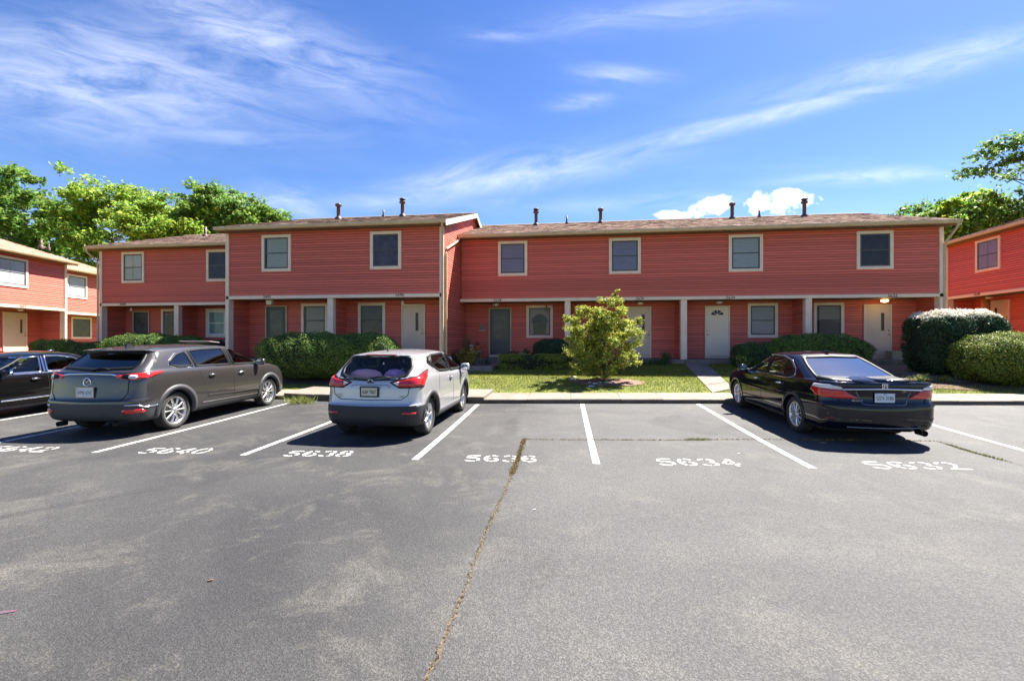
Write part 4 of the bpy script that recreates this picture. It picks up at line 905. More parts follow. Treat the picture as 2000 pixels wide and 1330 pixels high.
def clump(px_, py_, Y, rpx, rpy, k, ry=None, seed=0, lo=-1.):
    """k clump centres inside an ellipsoid seen at px_,py_ at distance Y"""
    r = np.random.default_rng(seed); c = PY(px_, py_, Y); s = (PY(px_ + 1, py_, Y).x - c.x); sv = PY(px_, py_ - 1, Y).z - c.z; out = []
    while len(out) < k:
        d = r.uniform(-1, 1, 3)
        if not (.18 < (d ** 2).sum() < 1) or d[2] < lo: continue
        out.append((c.x + d[0] * rpx * s, c.y + d[1] * (ry or rpx * s), c.z + d[2] * rpy * sv))
    return np.array(out)
def gb(px_, Y): p = PY(px_, 700, Y); return (p.x, Y, .7)
tree('big dark green oak at the left edge behind the sunlit townhouse', gb(60, 40), clump(52, 432, 40, 100, 92, 58, 5, 1), 24000, .40, M_OAK, .95, m2=M_MAPLE)
tree('dark tree cut by the left edge of the picture', gb(-70, 42), clump(-50, 440, 42, 80, 90, 24, 5, 12), 8000, .42, M_MAPLE, 1.0)
tree('light yellow-green locust tree left of centre behind the set back row', gb(235, 38), clump(225, 450, 38, 88, 84, 54, 4.5, 2), 24000, .32, M_LOCUST, .85, m2=leafmat('locust_deep', (0.170, 0.309, 0.057), .5, .4))
tree('yellow-green locust tree right of its twin behind the set back row', gb(345, 37), clump(335, 458, 37, 82, 76, 46, 4.5, 3), 21000, .32, M_LOCUST, .8, m2=leafmat('locust_deep', (0.170, 0.309, 0.057), .5, .4))
tree('dark tree rising behind the roof of the pair 5642 and 5640', gb(440, 40), clump(430, 442, 40, 66, 64, 34, 4, 4), 14000, .36, M_MAPLE, .8, m2=M_OAK)
tree('low dark tree top showing over the roof left of the first vent pipe', gb(520, 42), clump(510, 450, 42, 54, 42, 24, 4, 5), 9000, .36, M_OAK, .75, m2=M_MAPLE)
tree('dark tree seen over the right end of the long roof', gb(1790, 40), clump(1795, 450, 40, 60, 40, 24, 4, 6), 9000, .34, M_MAPLE, .7)
tree('bright green tree between the two right hand roofs', gb(1900, 36), clump(1896, 452, 36, 74, 66, 38, 4, 7), 17000, .32, M_LOCUST, .75, m2=leafmat('locust_deep', (0.098, 0.177, 0.033), .5, .4))
tree('tall dark tree reaching in at the upper right edge', gb(2110, 33), np.concatenate([clump(2065, 330, 33, 100, 112, 26, 3, 8), clump(1940, 300, 33, 30, 34, 6, 1.5, 9), clump(1930, 408, 33, 24, 40, 5, 1.5, 10), clump(1965, 395, 33, 30, 40, 5, 1.5, 15)]), 7600, .30, M_MAPLE, .62, m2=leafmat('maple_olive', (0.107, 0.170, 0.037), .5, .4))  # second leaf tone, mixed in at random
# the variegated shrub on the lawn
cl = [(1140, 610), (1122, 630), (1150, 640), (1118, 648), (1165, 625), (1200, 590), (1195, 615), (1215, 610), (1225, 635), (1205, 645), (1180, 655), (1235, 650), (1150, 668), (1120, 675), (1112, 628), (1190, 680), (1225, 675), (1240, 662), (1165, 695), (1135, 695), (1205, 700), (1215, 690), (1122, 690), (1160, 660), (1186, 636), (1240, 700), (1150, 712), (1180, 715), (1130, 655), (1108, 662), (1240, 630), (1150, 725), (1188, 728), (1120, 712), (1215, 715), (1199, 580), (1135, 602), (1170, 608), (1140, 680), (1200, 665)]
Ys = 15.3; bs = on(lawn, 1182, 744)
for _ in range(46):
    t_, r_ = random.uniform(0, 6.283), math.sqrt(random.random()); cl.append((1174 + 56 * r_ * math.cos(t_), 668 + 62 * r_ * math.sin(t_)))

tree('yellow-green variegated shrub on the front lawn in a stone ringed bed', (bs.x, bs.y, bs.z), [tuple(PY(x, y, bs.y + random.uniform(-.75, .75))) for x, y in cl], 56000, .056, M_VARI, .15, 'ornamental_shrub', .05, 'shrub', 'garden plants', .65, M_VARID, .95, .18)
tp = PY(1199, 582, bs.y)
# ---------------------------------------------------------------- cars
def dense(pts, n=12):
    """Catmull-Rom through rows of numbers"""
    P = np.asarray(pts, float); out = []
    for i in range(len(P) - 1):
        a, b, c, d = P[max(0, i - 1)], P[i], P[i + 1], P[min(len(P) - 1, i + 2)]
        for k in range(n):
            t = k / n; out.append(.5 * (2 * b + (c - a) * t + (2 * a - 5 * b + 4 * c - d) * t * t + (3 * b - a - 3 * c + d) * t ** 3))
    out.append(P[-1]); return np.array(out)
def curve1(pts):
    d = dense(pts); return lambda x: np.interp(x, d[:, 0], d[:, 1])
def paint(name, c, metal=.0, rough=.3, flake=0):
    return mat(name, c, rough=rough, metal=metal, coat=1., spec=.5)
M_RUB = mat('tyre_rubber', (.022, .021, .020), (.045, .042, .038), 14, .85, bump=.3, bscale=40)
M_ALLOY = mat('alloy', (.62, .61, .60), rough=.28, metal=.85)
M_DISC = mat('brake_steel', (.10, .095, .09), rough=.5, metal=.8)
M_BLK = mat('black_plastic', (.020, .020, .022), (.028, .028, .03), 30, .6)
M_GLOSSB = mat('gloss_black', (.006, .006, .007), rough=.5, spec=.25)
M_CHROME = mat('chrome', (.80, .80, .80), rough=.12, metal=1)
M_REDL = mat('red_lens', (.70, .020, .010), (.48, .010, .007), 9, .12, coat=1., stretch=(1, 1, 4))
M_CLEARL = mat('clear_lens', (.72, .70, .70), rough=.15, coat=1.)
M_SEAT = mat('seat_cloth', (.03, .028, .028), (.05, .046, .045), 20, .9)
M_SEATL = mat('seat_leather', (.10, .085, .075), rough=.6)
M_PLATE = mat('plate_white', (.72, .74, .74), (.6, .64, .68), 6, .4)
M_PLATEY = mat('plate_cream', (.70, .62, .38), (.66, .62, .5), 9, .4)
M_SEAM = mat('panel_gap', (.004, .004, .004), rough=.9)
G_TINT = glass('tinted_glass', (.05, .05, .06), .11)
G_MID = glass('car_glass', (.42, .46, .45), .04)
G_LIGHT = glass('clear_car_glass', (.62, .68, .66), .04)
G_SKY = glass('mirror_tint_glass', (.20, .24, .26), .45)
NR, NC, NS, NF = 14, 9, 84, 12
class Car:
    def __init__(s, name, label, spec, loc, heading, pitch, body_m):
        s.sp = spec; s.root = empty(name, loc, 0, label, 'car', 'parked cars'); s.root.rotation_mode = 'XYZ'
        s.root.rotation_euler = (0, -pitch, heading); s.mp = body_m; s.grid(); s.hole = []
    def outline(s, xr, xf, w, rr, rf, sr, sf):
        L = s.sp['L']; y = np.linspace(0, w - rr, NR); X = [xr + sr * (y / w) ** 2]; Y = [y]; x0 = X[0][-1]
        a = np.linspace(0, math.pi / 2, NC + 1)[1:]; X.append(x0 + rr * (1 - np.cos(a))); Y.append(w - rr + rr * np.sin(a))
        yf = np.linspace(w - rf, 0, NF); xf0 = xf - sf * ((w - rf) / w) ** 2
        xs = np.linspace(x0 + rr, xf0 - rf, NS + 1)[1:]; X.append(xs); Y.append(np.full(NS, w))
        X.append(xf0 - rf + rf * np.sin(a)); Y.append(w - rf + rf * np.cos(a)); X.append((xf - sf * (yf / w) ** 2)[1:]); Y.append(yf[1:])
        X = np.concatenate(X); Y = np.concatenate(Y); kr, kf = s.sp.get('taper', (.05, .08))
        Y = Y * (1 - kr * np.clip((1.1 - X) / 1.1, 0, 1) ** 2 - kf * np.clip((X - (L - 1.3)) / 1.3, 0, 1) ** 2); return X, Y
    def grid(s):
        sp = s.sp; zb, zt = curve1(sp['zb']), curve1(sp['zt']); zl = sp['zl']; XS, YS, ZS = [], [], []
        for r in dense(sp['low'], 4):
            X, Y = s.outline(*r[1:]); XS.append(X); YS.append(Y); ZS.append(zl + r[0] * (zb(X) - zl))
        last = XS[-1], YS[-1], ZS[-1]; G = dense(sp['green'], 5); gX, gY = s.outline(*G[0][1:]); gZ = zb(gX)
        for q in (.12, .3, .5, .7, .88):
            X = last[0] * (1 - q) + gX * q; Y = last[1] * (1 - q) + gY * q; Z = last[2] * (1 - q) + gZ * q
            XS.append(X); YS.append(Y); ZS.append(np.maximum(Z, zb(X)) + sp.get('crown', .03) * math.sin(q * math.pi / 2) * np.clip((X - sp['hood']) / .4, 0, 1) * (1 - (Y / .95) ** 2))
        for r in G:
            X, Y = s.outline(*r[1:]); XS.append(X); YS.append(Y); e = sp.get('crown', .03) * np.clip((X - sp['hood']) / .4, 0, 1) * (1 - (Y / .95) ** 2) * (1 - r[0]); ZS.append(zb(X) + r[0] * (zt(X) - zb(X)) + e)
        X, Y, Z = XS[-1], YS[-1], ZS[-1]; xc = (X.min() + X.max()) / 2
        for q in (.06, .14, .25, .4, .6, .8, .93):
            x2 = xc + (X - xc) * (1 - q * .98); XS.append(x2); YS.append(Y * (1 - q)); ZS.append(zt(x2) + sp['rc'] * (1 - (1 - q) ** 2.2))
        s.X, s.Y, s.Z = np.array(XS), np.array(YS), np.array(ZS); nr, nc = s.X.shape
        V = np.stack([s.X, s.Y, s.Z], 2).reshape(-1, 3); V2 = V * np.array([1, -1, 1]); n = len(V)
        F = np.array([(i * nc + j, i * nc + j + 1, (i + 1) * nc + j + 1, (i + 1) * nc + j) for i in range(nr - 1) for j in range(nc - 1)])
        F2 = F[:, ::-1] + n; s.V = np.concatenate([V, V2]); s.F = np.concatenate([F, F2])
        s.bvh = BVHTree.FromPolygons([tuple(v) for v in s.V], [tuple(int(q) for q in f) for f in s.F])
    # projectors: 2-D drawing -> skin
    def side(s, sg):
        def p(a, b):
            h = s.bvh.ray_cast(Vector((a, sg * 3, b)), Vector((0, -sg, 0)))
            if h[0] is None: h = s.bvh.find_nearest(Vector((a, sg * 1.0, b)))
            n = h[1] if h[1].y * sg > 0 else -h[1]; return h[0], n
        return p
    def rear(s, a, b):
        h = s.bvh.ray_cast(Vector((-2, a, b)), Vector((1, 0, 0)))
        if h[0] is None: h = s.bvh.find_nearest(Vector((0, a, b)))
        n = h[1] if h[1].x < 0 else -h[1]; return h[0], n
    def front(s, a, b):
        h = s.bvh.ray_cast(Vector((9, a, b)), Vector((-1, 0, 0)))
        if h[0] is None: h = s.bvh.find_nearest(Vector((s.sp['L'], a, b)))
        n = h[1] if h[1].x > 0 else -h[1]; return h[0], n
    def wrap(s, sg):
        """(distance round the body from the rear centre, height)"""
        cache = {}
        def p(u, z):
            k = round(z, 3)
            if k not in cache:
                nr, nc = s.X.shape; jm = NR + NC + NS // 2; xs, ys = [], []
                for j in range(jm):
                    zz = np.maximum.accumulate(s.Z[:, j]) + np.arange(nr) * 1e-6; xs.append(np.interp(z, zz, s.X[:, j])); ys.append(np.interp(z, zz, s.Y[:, j]))
                d = np.concatenate([[0], np.cumsum(np.hypot(np.diff(xs), np.diff(ys)))]); cache[k] = (d, xs, ys)
            d, xs, ys = cache[k]; f = lambda t: np.array([np.interp(t, d, xs), np.interp(t, d, ys)]); q = f(u); t = f(u + .02) - f(max(0, u - .02)); n = np.array([-t[1], t[0]]); n /= np.linalg.norm(n) + 1e-9
            if n[1] < 0 and u > .3: n = -n
            if u <= .3 and n[0] > 0: n = -n
            return Vector((q[0], sg * q[1], z)), Vector((n[0], sg * n[1], .15)).normalized()
        return p
    def panel(s, name, poly, proj, m, off=.004, step=.05, skirt=.02, parent=None):
        bm = bmesh.new(); bm.faces.new([bm.verts.new((a, b, 0)) for a, b in poly]); P = np.array(poly)
        for ax in (0, 1):
            q = P[:, ax].min() + step
            while q < P[:, ax].max():
                co = [0, 0, 0]; no = [0, 0, 0]; co[ax] = q; no[ax] = 1; bmesh.ops.bisect_plane(bm, geom=bm.verts[:] + bm.edges[:] + bm.faces[:], plane_co=co, plane_no=no); q += step
        bm.verts.ensure_lookup_table(); nrm = {}
        for v in bm.verts: c, n = proj(v.co.x, v.co.y); nrm[v] = n; v.co = c + n * off
        if skirt:
            ed = [e for e in bm.edges if e.is_boundary]; src = {}; 
            for e in ed:
                for v in e.verts: src.setdefault(v, None)
            for v in list(src): src[v] = bm.verts.new(v.co - nrm[v] * (off + skirt))
            for e in ed:
                a, b = e.verts
                try: bm.faces.new((a, b, src[b], src[a]))
                except ValueError: pass
        bmesh.ops.recalc_face_normals(bm, faces=bm.faces)
        if sum(f.normal.dot(nrm[f.verts[0]]) for f in bm.faces if all(v in nrm for v in f.verts)) < 0: bmesh.ops.reverse_faces(bm, faces=bm.faces)
        me = bpy.data.meshes.new(name); bm.to_mesh(me); bm.free(); return obj(name, me, m, parent or s.root, True)
    def strip(s, name, pts, proj, m, wi, wo, off=.006, closed=False, step=.04, parent=None, thick=.012):
        """band along a 2-D line: wi to its left, wo to its right"""
        Q = []; n = len(pts); rngs = range(n if closed else n - 1)
        for i in rngs:
            a, b = np.array(pts[i]), np.array(pts[(i + 1) % n]); k = max(1, int(np.linalg.norm(b - a) / step)); Q += [a + (b - a) * t / k for t in range(k)]
        if not closed: Q.append(np.array(pts[-1]))
        N_ = len(Q); mb = MB()
        for i, q in enumerate(Q):
            a = Q[(i - 1) % N_] if closed or i > 0 else q; b = Q[(i + 1) % N_] if closed or i < N_ - 1 else q; d = b - a; d = d / (np.linalg.norm(d) + 1e-9); nn = np.array((-d[1], d[0]))
            c0, n0 = proj(*(q + nn * wi)); c1, n1 = proj(*(q - nn * wo)); mb.v += [tuple(c0 - n0 * thick), tuple(c0 + n0 * off), tuple(c1 + n1 * off), tuple(c1 - n1 * thick)]
        for i in range(N_ if closed else N_ - 1):
            j = (i + 1) % N_
            for k in range(3): mb.f.append((4 * i + k, 4 * i + k + 1, 4 * j + k + 1, 4 * j + k))
        return mb.build(name, m, parent or s.root, True)
    def finish(s):
        """remove skin behind wheels and glass, then link the body; low parts become the bumper/cladding"""
        sp = s.sp; C = s.V[s.F].mean(1); keep = np.ones(len(s.F), bool)
        for ax in (sp['ra'], sp['ra'] + sp['wb']):
            keep &= ~(((C[:, 0] - ax) ** 2 + (C[:, 2] - sp['wr']) ** 2 < sp['arch'] ** 2) & (np.abs(C[:, 1]) > sp['w'] - .33))
        for kind, poly in s.hole:
            a, b = (C[:, 0], C[:, 2]) if kind in (1, -1) else (C[:, 1], C[:, 2]); ins = np.zeros(len(C), bool); k = len(poly)
            for i in range(k):
                (x0, y0), (x1, y1) = poly[i], poly[(i + 1) % k]; c = ((y0 > b) != (y1 > b)) & (a < (x1 - x0) * (b - y0) / (y1 - y0 + 1e-12) + x0); ins ^= c
            if kind in (1, -1): ins &= C[:, 1] * kind > .3
            elif kind == 'r': ins &= C[:, 0] < sp['L'] * .42
            else: ins &= C[:, 0] > sp['L'] * .5
            keep &= ~ins
        lowm = keep & sp['lowsel'](C); body = keep & ~lowm
        for nm, sel, m in (('body', body, s.mp), ('lower_cladding', lowm, sp['lowm'])):
            if sel.sum() == 0: continue
            F = s.F[sel]; u, inv = np.unique(F, return_inverse=True); me = fast_mesh(nm, s.V[u], inv.reshape(-1, 4))
            bm = bmesh.new(); bm.from_mesh(me); bmesh.ops.remove_doubles(bm, verts=bm.verts, dist=.0004); bmesh.ops.recalc_face_normals(bm, faces=bm.faces); bm.to_mesh(me); bm.free(); obj(nm, me, m, s.root, True)
        w, L = sp['w'], sp['L']; MB().bbox(.25, L - .25, -(w - .32), w - .32, sp['zl'] - .02, .42, .03).build('underbody', M_BLK, s.root)
        MB().box(sp['ra'] + .42, sp['ra'] + sp['wb'] - .42, -(w - .06), w - .06, sp['zl'], .40).build('floor_pan', M_BLK, s.root)
        for ax in (sp['ra'], sp['ra'] + sp['wb']):
            for sg in (-1, 1):
                mb = MB(); R_ = sp['arch'] + .015; n = 18; y0, y1 = sg * (w - .36), sg * (w - .05)
                for k in range(n + 1): t = math.pi * (k / n) * 1.16 - .08 * math.pi; mb.v += [(ax + R_ * math.cos(t), y0, sp['wr'] + R_ * math.sin(t)), (ax + R_ * math.cos(t), y1, sp['wr'] + R_ * math.sin(t))]
                mb.f = [(2 * k, 2 * k + 1, 2 * k + 3, 2 * k + 2) for k in range(n)]; mb.v.append((ax, y0, sp['wr'])); q = len(mb.v) - 1; mb.f += [(q, 2 * k, 2 * k + 2) for k in range(n)]
                mb.build('wheel_well', M_BLK, s.root)
    def wheels(s, spokes, style=0, rimr=.23):
        sp = s.sp; r, tw = sp['wr'], sp.get('tw', .225)
        for ax in (sp['ra'], sp['ra'] + sp['wb']):
            for sg in (-1, 1):
                yc = sg * (sp['w'] - tw / 2 - .035); h = tw / 2
                ty = MB().lathe([(rimr - .005, -h * .75), (rimr + .012, -h * .92), (r * .82, -h), (r * .95, -h * .92), (r * .992, -h * .72), (r, -h * .45), (r, h * .45), (r * .992, h * .72), (r * .95, h * .92), (r * .82, h), (rimr + .012, h * .92), (rimr - .005, h * .75)], 44, 'y').build('wheel', M_RUB, s.root, True)
                ty.location = (ax, yc, r); o = h * .70 * sg
                rim = MB(); rim.lathe([(rimr + .004, h * .80 * sg), (rimr - .012, h * .84 * sg), (rimr - .03, h * .55 * sg), (rimr - .05, -h * .5 * sg)], 40, 'y')
                for k in range(spokes):
                    t0 = 2 * math.pi * k / spokes
                    pair = ((-.085, .045), (.085, -.045)) if style == 1 else ((0, 0),)
                    for da, db in pair:
                        P0 = []; wi, wo = (.020, .030) if style == 0 else ((.026, .036) if style == 1 else (.026, .040))
                        for rr, aa, wd, dp in ((.045, t0 + da, wi, .0), (rimr * .55, t0 + da * .5, (wi + wo) / 2, .012), (rimr - .016, t0 + da - db * 1.4 if style == 1 else t0, wo, .004)):
                            cx, cz = rr * math.cos(aa), rr * math.sin(aa); tx, tz = -math.sin(aa), math.cos(aa)
                            P0.append([(cx - tx * wd * .5, o + sg * (dp - .02), cz - tz * wd * .5), (cx - tx * wd * .32, o + sg * dp, cz - tz * wd * .32), (cx + tx * wd * .32, o + sg * dp, cz + tz * wd * .32), (cx + tx * wd * .5, o + sg * (dp - .02), cz + tz * wd * .5)])
                        i = len(rim.v)
                        for q in P0: rim.v += q
                        for e in range(2):
                            for q in range(3): rim.f.append((i + 4 * e + q, i + 4 * e + q + 1, i + 4 * (e + 1) + q + 1, i + 4 * (e + 1) + q))
                rim.lathe([(.001, o + sg * .012), (.036, o + sg * .010), (.05, o), (.062, o - sg * .02)], 20, 'y'); rim.build('rim', M_ALLOY, ty, True)
                MB().lathe([(.001, o - sg * .045), (rimr * .68, o - sg * .045), (rimr * .68, o - sg * .06), (rimr - .035, o - sg * .075), (rimr - .03, o - sg * .09)], 28, 'y').build('brake_disc', M_DISC, ty)
    def flare(s, m, w=.06, off=.012, name='arch_trim', lo=-.12):
        sp = s.sp
        for ax in (sp['ra'], sp['ra'] + sp['wb']):
            for sg in (-1, 1):
                n = 30; a0 = math.asin(max(-1, min(1, (sp['zl'] + .03 - sp['wr']) / sp['arch']))); pts = [(ax + (sp['arch'] + .012) * math.cos(math.pi - a0 - (math.pi - 2 * a0) * k / n), sp['wr'] + (sp['arch'] + .012) * math.sin(math.pi - a0 - (math.pi - 2 * a0) * k / n)) for k in range(n + 1)]
                s.strip(name, pts, s.side(sg), m, w, .022, off, thick=.05)
    def glass(s, name, poly, kind, gm, tm, tw=.022, hole=True, two=True, off=.003):
        for sg in ((1, -1) if kind == 'side' else (0,)):
            pr = s.side(sg) if kind == 'side' else (s.rear if kind == 'rear' else s.front); g = s.panel(name, poly, pr, gm, off, .06, 0)
            s.strip('window_trim', poly, pr, tm, tw, tw, off + .008, True, .05, g)
            if hole:
                c = np.mean(poly, 0); s.hole.append((sg if kind == 'side' else ('r' if kind == 'rear' else 'f'), [tuple(c + (np.array(p) - c) * .99) for p in poly]))
    def seats(s, m, xs, zs=.55, rear_z=1.08):
        w = s.sp['w']
        for x, half in xs:
            for y in ((-.38, .38) if half else (-.42, 0, .42)):
                wd = .25 if half else .20; q = MB(); q.bbox(x - .05, x + .48, y - wd, y + wd, zs - .12, zs + .06, .05); q = q.build('seat', m, s.root, True)
                b = MB(); b.bbox(-.06, .07, y - wd * .95, y + wd * .95, 0, .60, .05); b = b.build('backrest', m, q, True); b.location = (x - .02, 0, zs); b.rotation_euler = (0, -.22, 0)
                h = MB(); h.bbox(-.05, .06, y - .13, y + .13, .64, .82, .04); h = h.build('headrest', m, q, True); h.location = (x - .02, 0, zs); h.rotation_euler = (0, -.20, 0)
    def mirror(s, x, z, m, glass_m=None):
        w = s.sp['w']
        for sg in (-1, 1):
            p, n = s.side(sg)(x, z - .05); mb = MB(); y = p.y
            prof = [(0, 0), (.02, .05), (.03, .09), (.02, .125), (-.03, .13), (-.06, .10), (-.07, .04), (-.05, 0)]
            for k, (t, sc) in enumerate(((.06, .72), (.11, .95), (.18, 1.), (.235, .92), (.255, .62))):
                mb.v += [(x + (a + .02) * 1.45 * sc, y + sg * t, z - .06 + .06 + (b - .065) * 1.25 * sc) for a, b in prof]
            n = len(prof); mb.f = [(k * n + i, k * n + (i + 1) % n, (k + 1) * n + (i + 1) % n, (k + 1) * n + i) for k in range(4) for i in range(n)] + [tuple(range(n)), tuple(range(4 * n, 5 * n))]
            o = mb.build('side_mirror', m, s.root, True); MB().tube([(x + .02, y - sg * .03, z - .06), (x + .01, y + sg * .08, z - .04)], .028, 8).build('mirror_arm', M_BLK, o)
            if sg: MB().quad((x - .085, y + sg * .085, z - .055), (x - .085, y + sg * .23, z - .05), (x - .083, y + sg * .225, z + .055), (x - .083, y + sg * .085, z + .06)).build('mirror_glass', mat('mirror', (.75, .8, .85), rough=.02, metal=1), o)
    def handle(s, x, z, m, ln=.2):
        for sg in (-1, 1):
            P = [s.side(sg)(x + t * ln, z) for t in (-.5, -.38, 0, .38, .5)]; d = (.0, .034, .042, .034, .0)
            o = MB().tube([c + n * k for (c, n), k in zip(P, d)], [.009, .014, .016, .014, .009], 8).build('door_handle', m, s.root, True)
            s.panel('handle_cup', [(x - ln * .36, z - .03), (x + ln * .3, z - .03), (x + ln * .34, z + .03), (x - ln * .3, z + .03)], s.side(sg), M_SEAM, .0015, .1, 0, o)
    def plate(s, y, z, txt, m, tm, w=.305, h=.152, sub=None, frame=None):
        c, n = s.rear(y, z); tilt = math.atan2(-n.z, -n.x) * .0
        pl = MB().bbox(-.006, .004, -w / 2, w / 2, -h / 2, h / 2, .003).build('number_plate', m, s.root); pl.location = c + Vector((-.022, 0, 0))
        if frame:
            f = MB(); t = .016
            for (a, b, e, g) in ((-w / 2 - t, w / 2 + t, h / 2 - .006, h / 2 + t), (-w / 2 - t, w / 2 + t, -h / 2 - t, -h / 2 + .006)): f.box(-.012, .006, a, b, e, g)
            for (a, b) in ((-w / 2 - t, -w / 2 + .006), (w / 2 - .006, w / 2 + t)): f.box(-.0115, .0055, a, b, -h / 2 + .0061, h / 2 - .0061)
            f.build('plate_frame', frame, pl)
        for t_, sz, zz, mm in ((txt, .078, -.006, tm), (sub, .026, .058, mat('plate_blue', (.03, .06, .25)))):
            if not t_: continue
            o = obj('plate_text', text_mesh(t_, sz, .0008, 0, 1.0), mm, pl); o.rotation_euler = (R(90), 0, R(-90)); o.location = (-.0075, 0, zz); o.scale = (.78, 1.12, 1)
        return pl
    def badge(s, txt, y, z, sz, m=None):
        c, n = s.rear(y, z); o = obj('badge_lettering', text_mesh(txt, sz, .002, 0, 1.25), m or M_CHROME, s.root); o.rotation_euler = (R(90), 0, R(-90)); o.location = c + n * .006; return o
    def seam(s, pts, proj, w=.0045): return s.strip('panel_gap', pts, proj, M_SEAM, w, w, .0022, False, .05, None, .004)
def heading_of(dx, dy): return math.atan2(dy, dx)
def place(rear_axle_right_or_center, ang): pass
def carpos(cx, cy_rear_axle, ang, spec):
    """origin (rear bumper, ground) so that the rear axle centre sits at cx, cy"""
    d = Vector((math.cos(ang), math.sin(ang))); ra, wb = spec['ra'], spec['wb']; A_ = Vector((cx, cy_rear_axle)); Fr = A_ + d * wb
    za, zf = lot(A_.x, A_.y), lot(Fr.x, Fr.y); pitch = math.atan2(zf - za, wb); o = A_ - d * ra; return (o.x, o.y, za - math.tan(pitch) * ra + .002), pitch

# ---- silver crossover
SP = dict(L=4.24, w=.885, wb=2.57, ra=.78, wr=.345, arch=.405, zl=.24, hood=3.3, rc=.065, taper=(.05, .09),
    zb=[(0, 1.06), (.3, 1.10), (1.1, 1.10), (2.4, 1.045), (3.4, 1.02), (3.8, .97), (4.1, .89), (4.38, .76)],
    zt=[(0, 1.455), (.5, 1.46), (1.0, 1.48), (1.7, 1.485), (2.3, 1.475), (2.8, 1.43), (3.6, 1.36), (4.38, 1.26)],
    low=[(0, .16, 4.16, .80, .22, .30, .10, .20), (.05, .06, 4.26, .865, .24, .34, .10, .22), (.20, .0, 4.35, .895, .25, .38, .11, .25), (.43, .0, 4.38, .905, .25, .40, .11, .27), (.49, .035, 4.37, .903, .25, .40, .10, .27), (.62, .06, 4.36, .90, .25, .40, .09, .27), (.80, .075, 4.33, .893, .24, .38, .09, .27), (.93, .10, 4.28, .878, .22, .36, .09, .27), (1., .125, 4.22, .855, .20, .34, .09, .27)],
    green=[(0, .15, 3.62, .822, .18, .25, .10, .30), (.3, .27, 3.36, .775, .18, .25, .11, .28), (.6, .395, 3.06, .722, .17, .24, .12, .26), (.86, .50, 2.80, .668, .16, .22, .12, .25), (.97, .515, 2.68, .635, .15, .2, .12, .24), (1.0, .50, 2.62, .605, .15, .2, .12, .24)],
    lowm=M_BLK, lowsel=lambda C: (C[:, 2] < .615) & (C[:, 0] < .62) | (C[:, 2] < .36) & (C[:, 0] > .6))
M_SILV = mat('silver_paint', (.46, .45, .455), rough=.33, metal=.4, coat=1.)
angN = R(89.6); locN, pitN = carpos(-3.47, 8.25, angN, SP)
N_ = Car('crossover_car', 'silver compact crossover parked in stall 5638, seen from behind', SP, locN, angN, pitN, M_SILV)
N_.glass('rear_window', [(-.60, 1.14), (-.45, 1.085), (0, 1.065), (.45, 1.085), (.60, 1.14), (.64, 1.25), (.56, 1.425), (0, 1.445), (-.56, 1.425), (-.64, 1.25)], 'rear', glass('rear_clear_glass', (.80, .82, .83), .03), M_GLOSSB, .028)
N_.glass('front_window', [(3.15, 1.065), (2.30, 1.085), (2.28, 1.435), (2.58, 1.415), (2.86, 1.28)], 'side', G_LIGHT, M_GLOSSB, .022)
N_.glass('rear_side_window', [(2.20, 1.09), (1.50, 1.125), (1.30, 1.20), (1.22, 1.29), (1.33, 1.435), (2.20, 1.445)], 'side', G_MID, M_GLOSSB, .022)
N_.glass('quarter_window', [(1.22, 1.205), (.98, 1.315), (1.06, 1.40), (1.27, 1.425), (1.14, 1.30)], 'side', G_TINT, M_GLOSSB, .016, hole=False)
N_.glass('windscreen', [(-.62, 1.12), (0, 1.10), (.62, 1.12), (.52, 1.38), (-.52, 1.38)], 'front', G_LIGHT, M_GLOSSB, .03)
N_.finish(); N_.flare(M_BLK, .055, .014); N_.wheels(5, 1, .232); N_.seats(M_SEAT, [(1.15, 0), (2.0, 1)], .62)
MB().bbox(3.05, 3.5, -.66, .66, .82, 1.03, .05).build('dashboard', M_BLK, N_.root, True)
for sg in (-1, 1):
    lt = N_.panel('tail_light', [(.40, 1.01), (.52, .94), (1.00, .945), (1.06, 1.03), (1.20, 1.13), (1.20, 1.185), (.92, 1.14), (.66, 1.075)], N_.wrap(sg), M_REDL, .016, .05, .03)
    N_.strip('lamp_surround', [(.36, 1.02), (.52, .93), (1.00, .935), (1.07, 1.03), (1.22, 1.13), (1.215, 1.195), (.92, 1.15), (.64, 1.085)], N_.wrap(sg), M_GLOSSB, .010, .012, .012, True, .04, lt)
    N_.panel('reverse_lamp', [(.41, 1.005), (.50, .955), (.505, 1.03)], N_.wrap(sg), M_CLEARL, .020, .06, .01, lt)
    N_.panel('reflector', [(.58, .475), (.82, .475), (.84, .505), (.60, .515)], N_.wrap(sg), M_REDL, .008, .06, .01)
N_.seam([(-.66, 1.06), (-.70, .95), (-.67, .80), (-.56, .725), (0, .715), (.56, .725), (.67, .80), (.70, .95), (.66, 1.06)], N_.rear, .006)
N_.strip('plate_recess_edge', [(-.36, .945), (-.30, .975), (.30, .975), (.36, .945)], N_.rear, mat('silver_shade', (.36, .36, .38), rough=.35, metal=.5), .006, .012, .006)
for sg in (-1, 1):
    pr = N_.side(sg)
    N_.seam([(2.27, 1.49), (2.26, 1.06), (2.24, .36)], pr); N_.seam([(1.33, 1.13), (1.27, .98), (1.24, .78)], pr); N_.seam([(3.22, 1.05), (3.12, .8), (3.10, .38)], pr)
    N_.strip('sill_trim', [(1.26, .365), (3.06, .345)], pr, mat('grey_sill', (.20, .20, .215), rough=.4, metal=.3), .05, .04, .01)
N_.handle(2.08, .955, M_SILV); N_.handle(2.98, .935, M_SILV); N_.mirror(3.05, 1.10, M_SILV)
N_.plate(0, .86, 'KBP 7067', M_PLATEY, mat('plate_ink', (.03, .03, .045)), frame=mat('navy_frame', (.012, .012, .03), rough=.4))
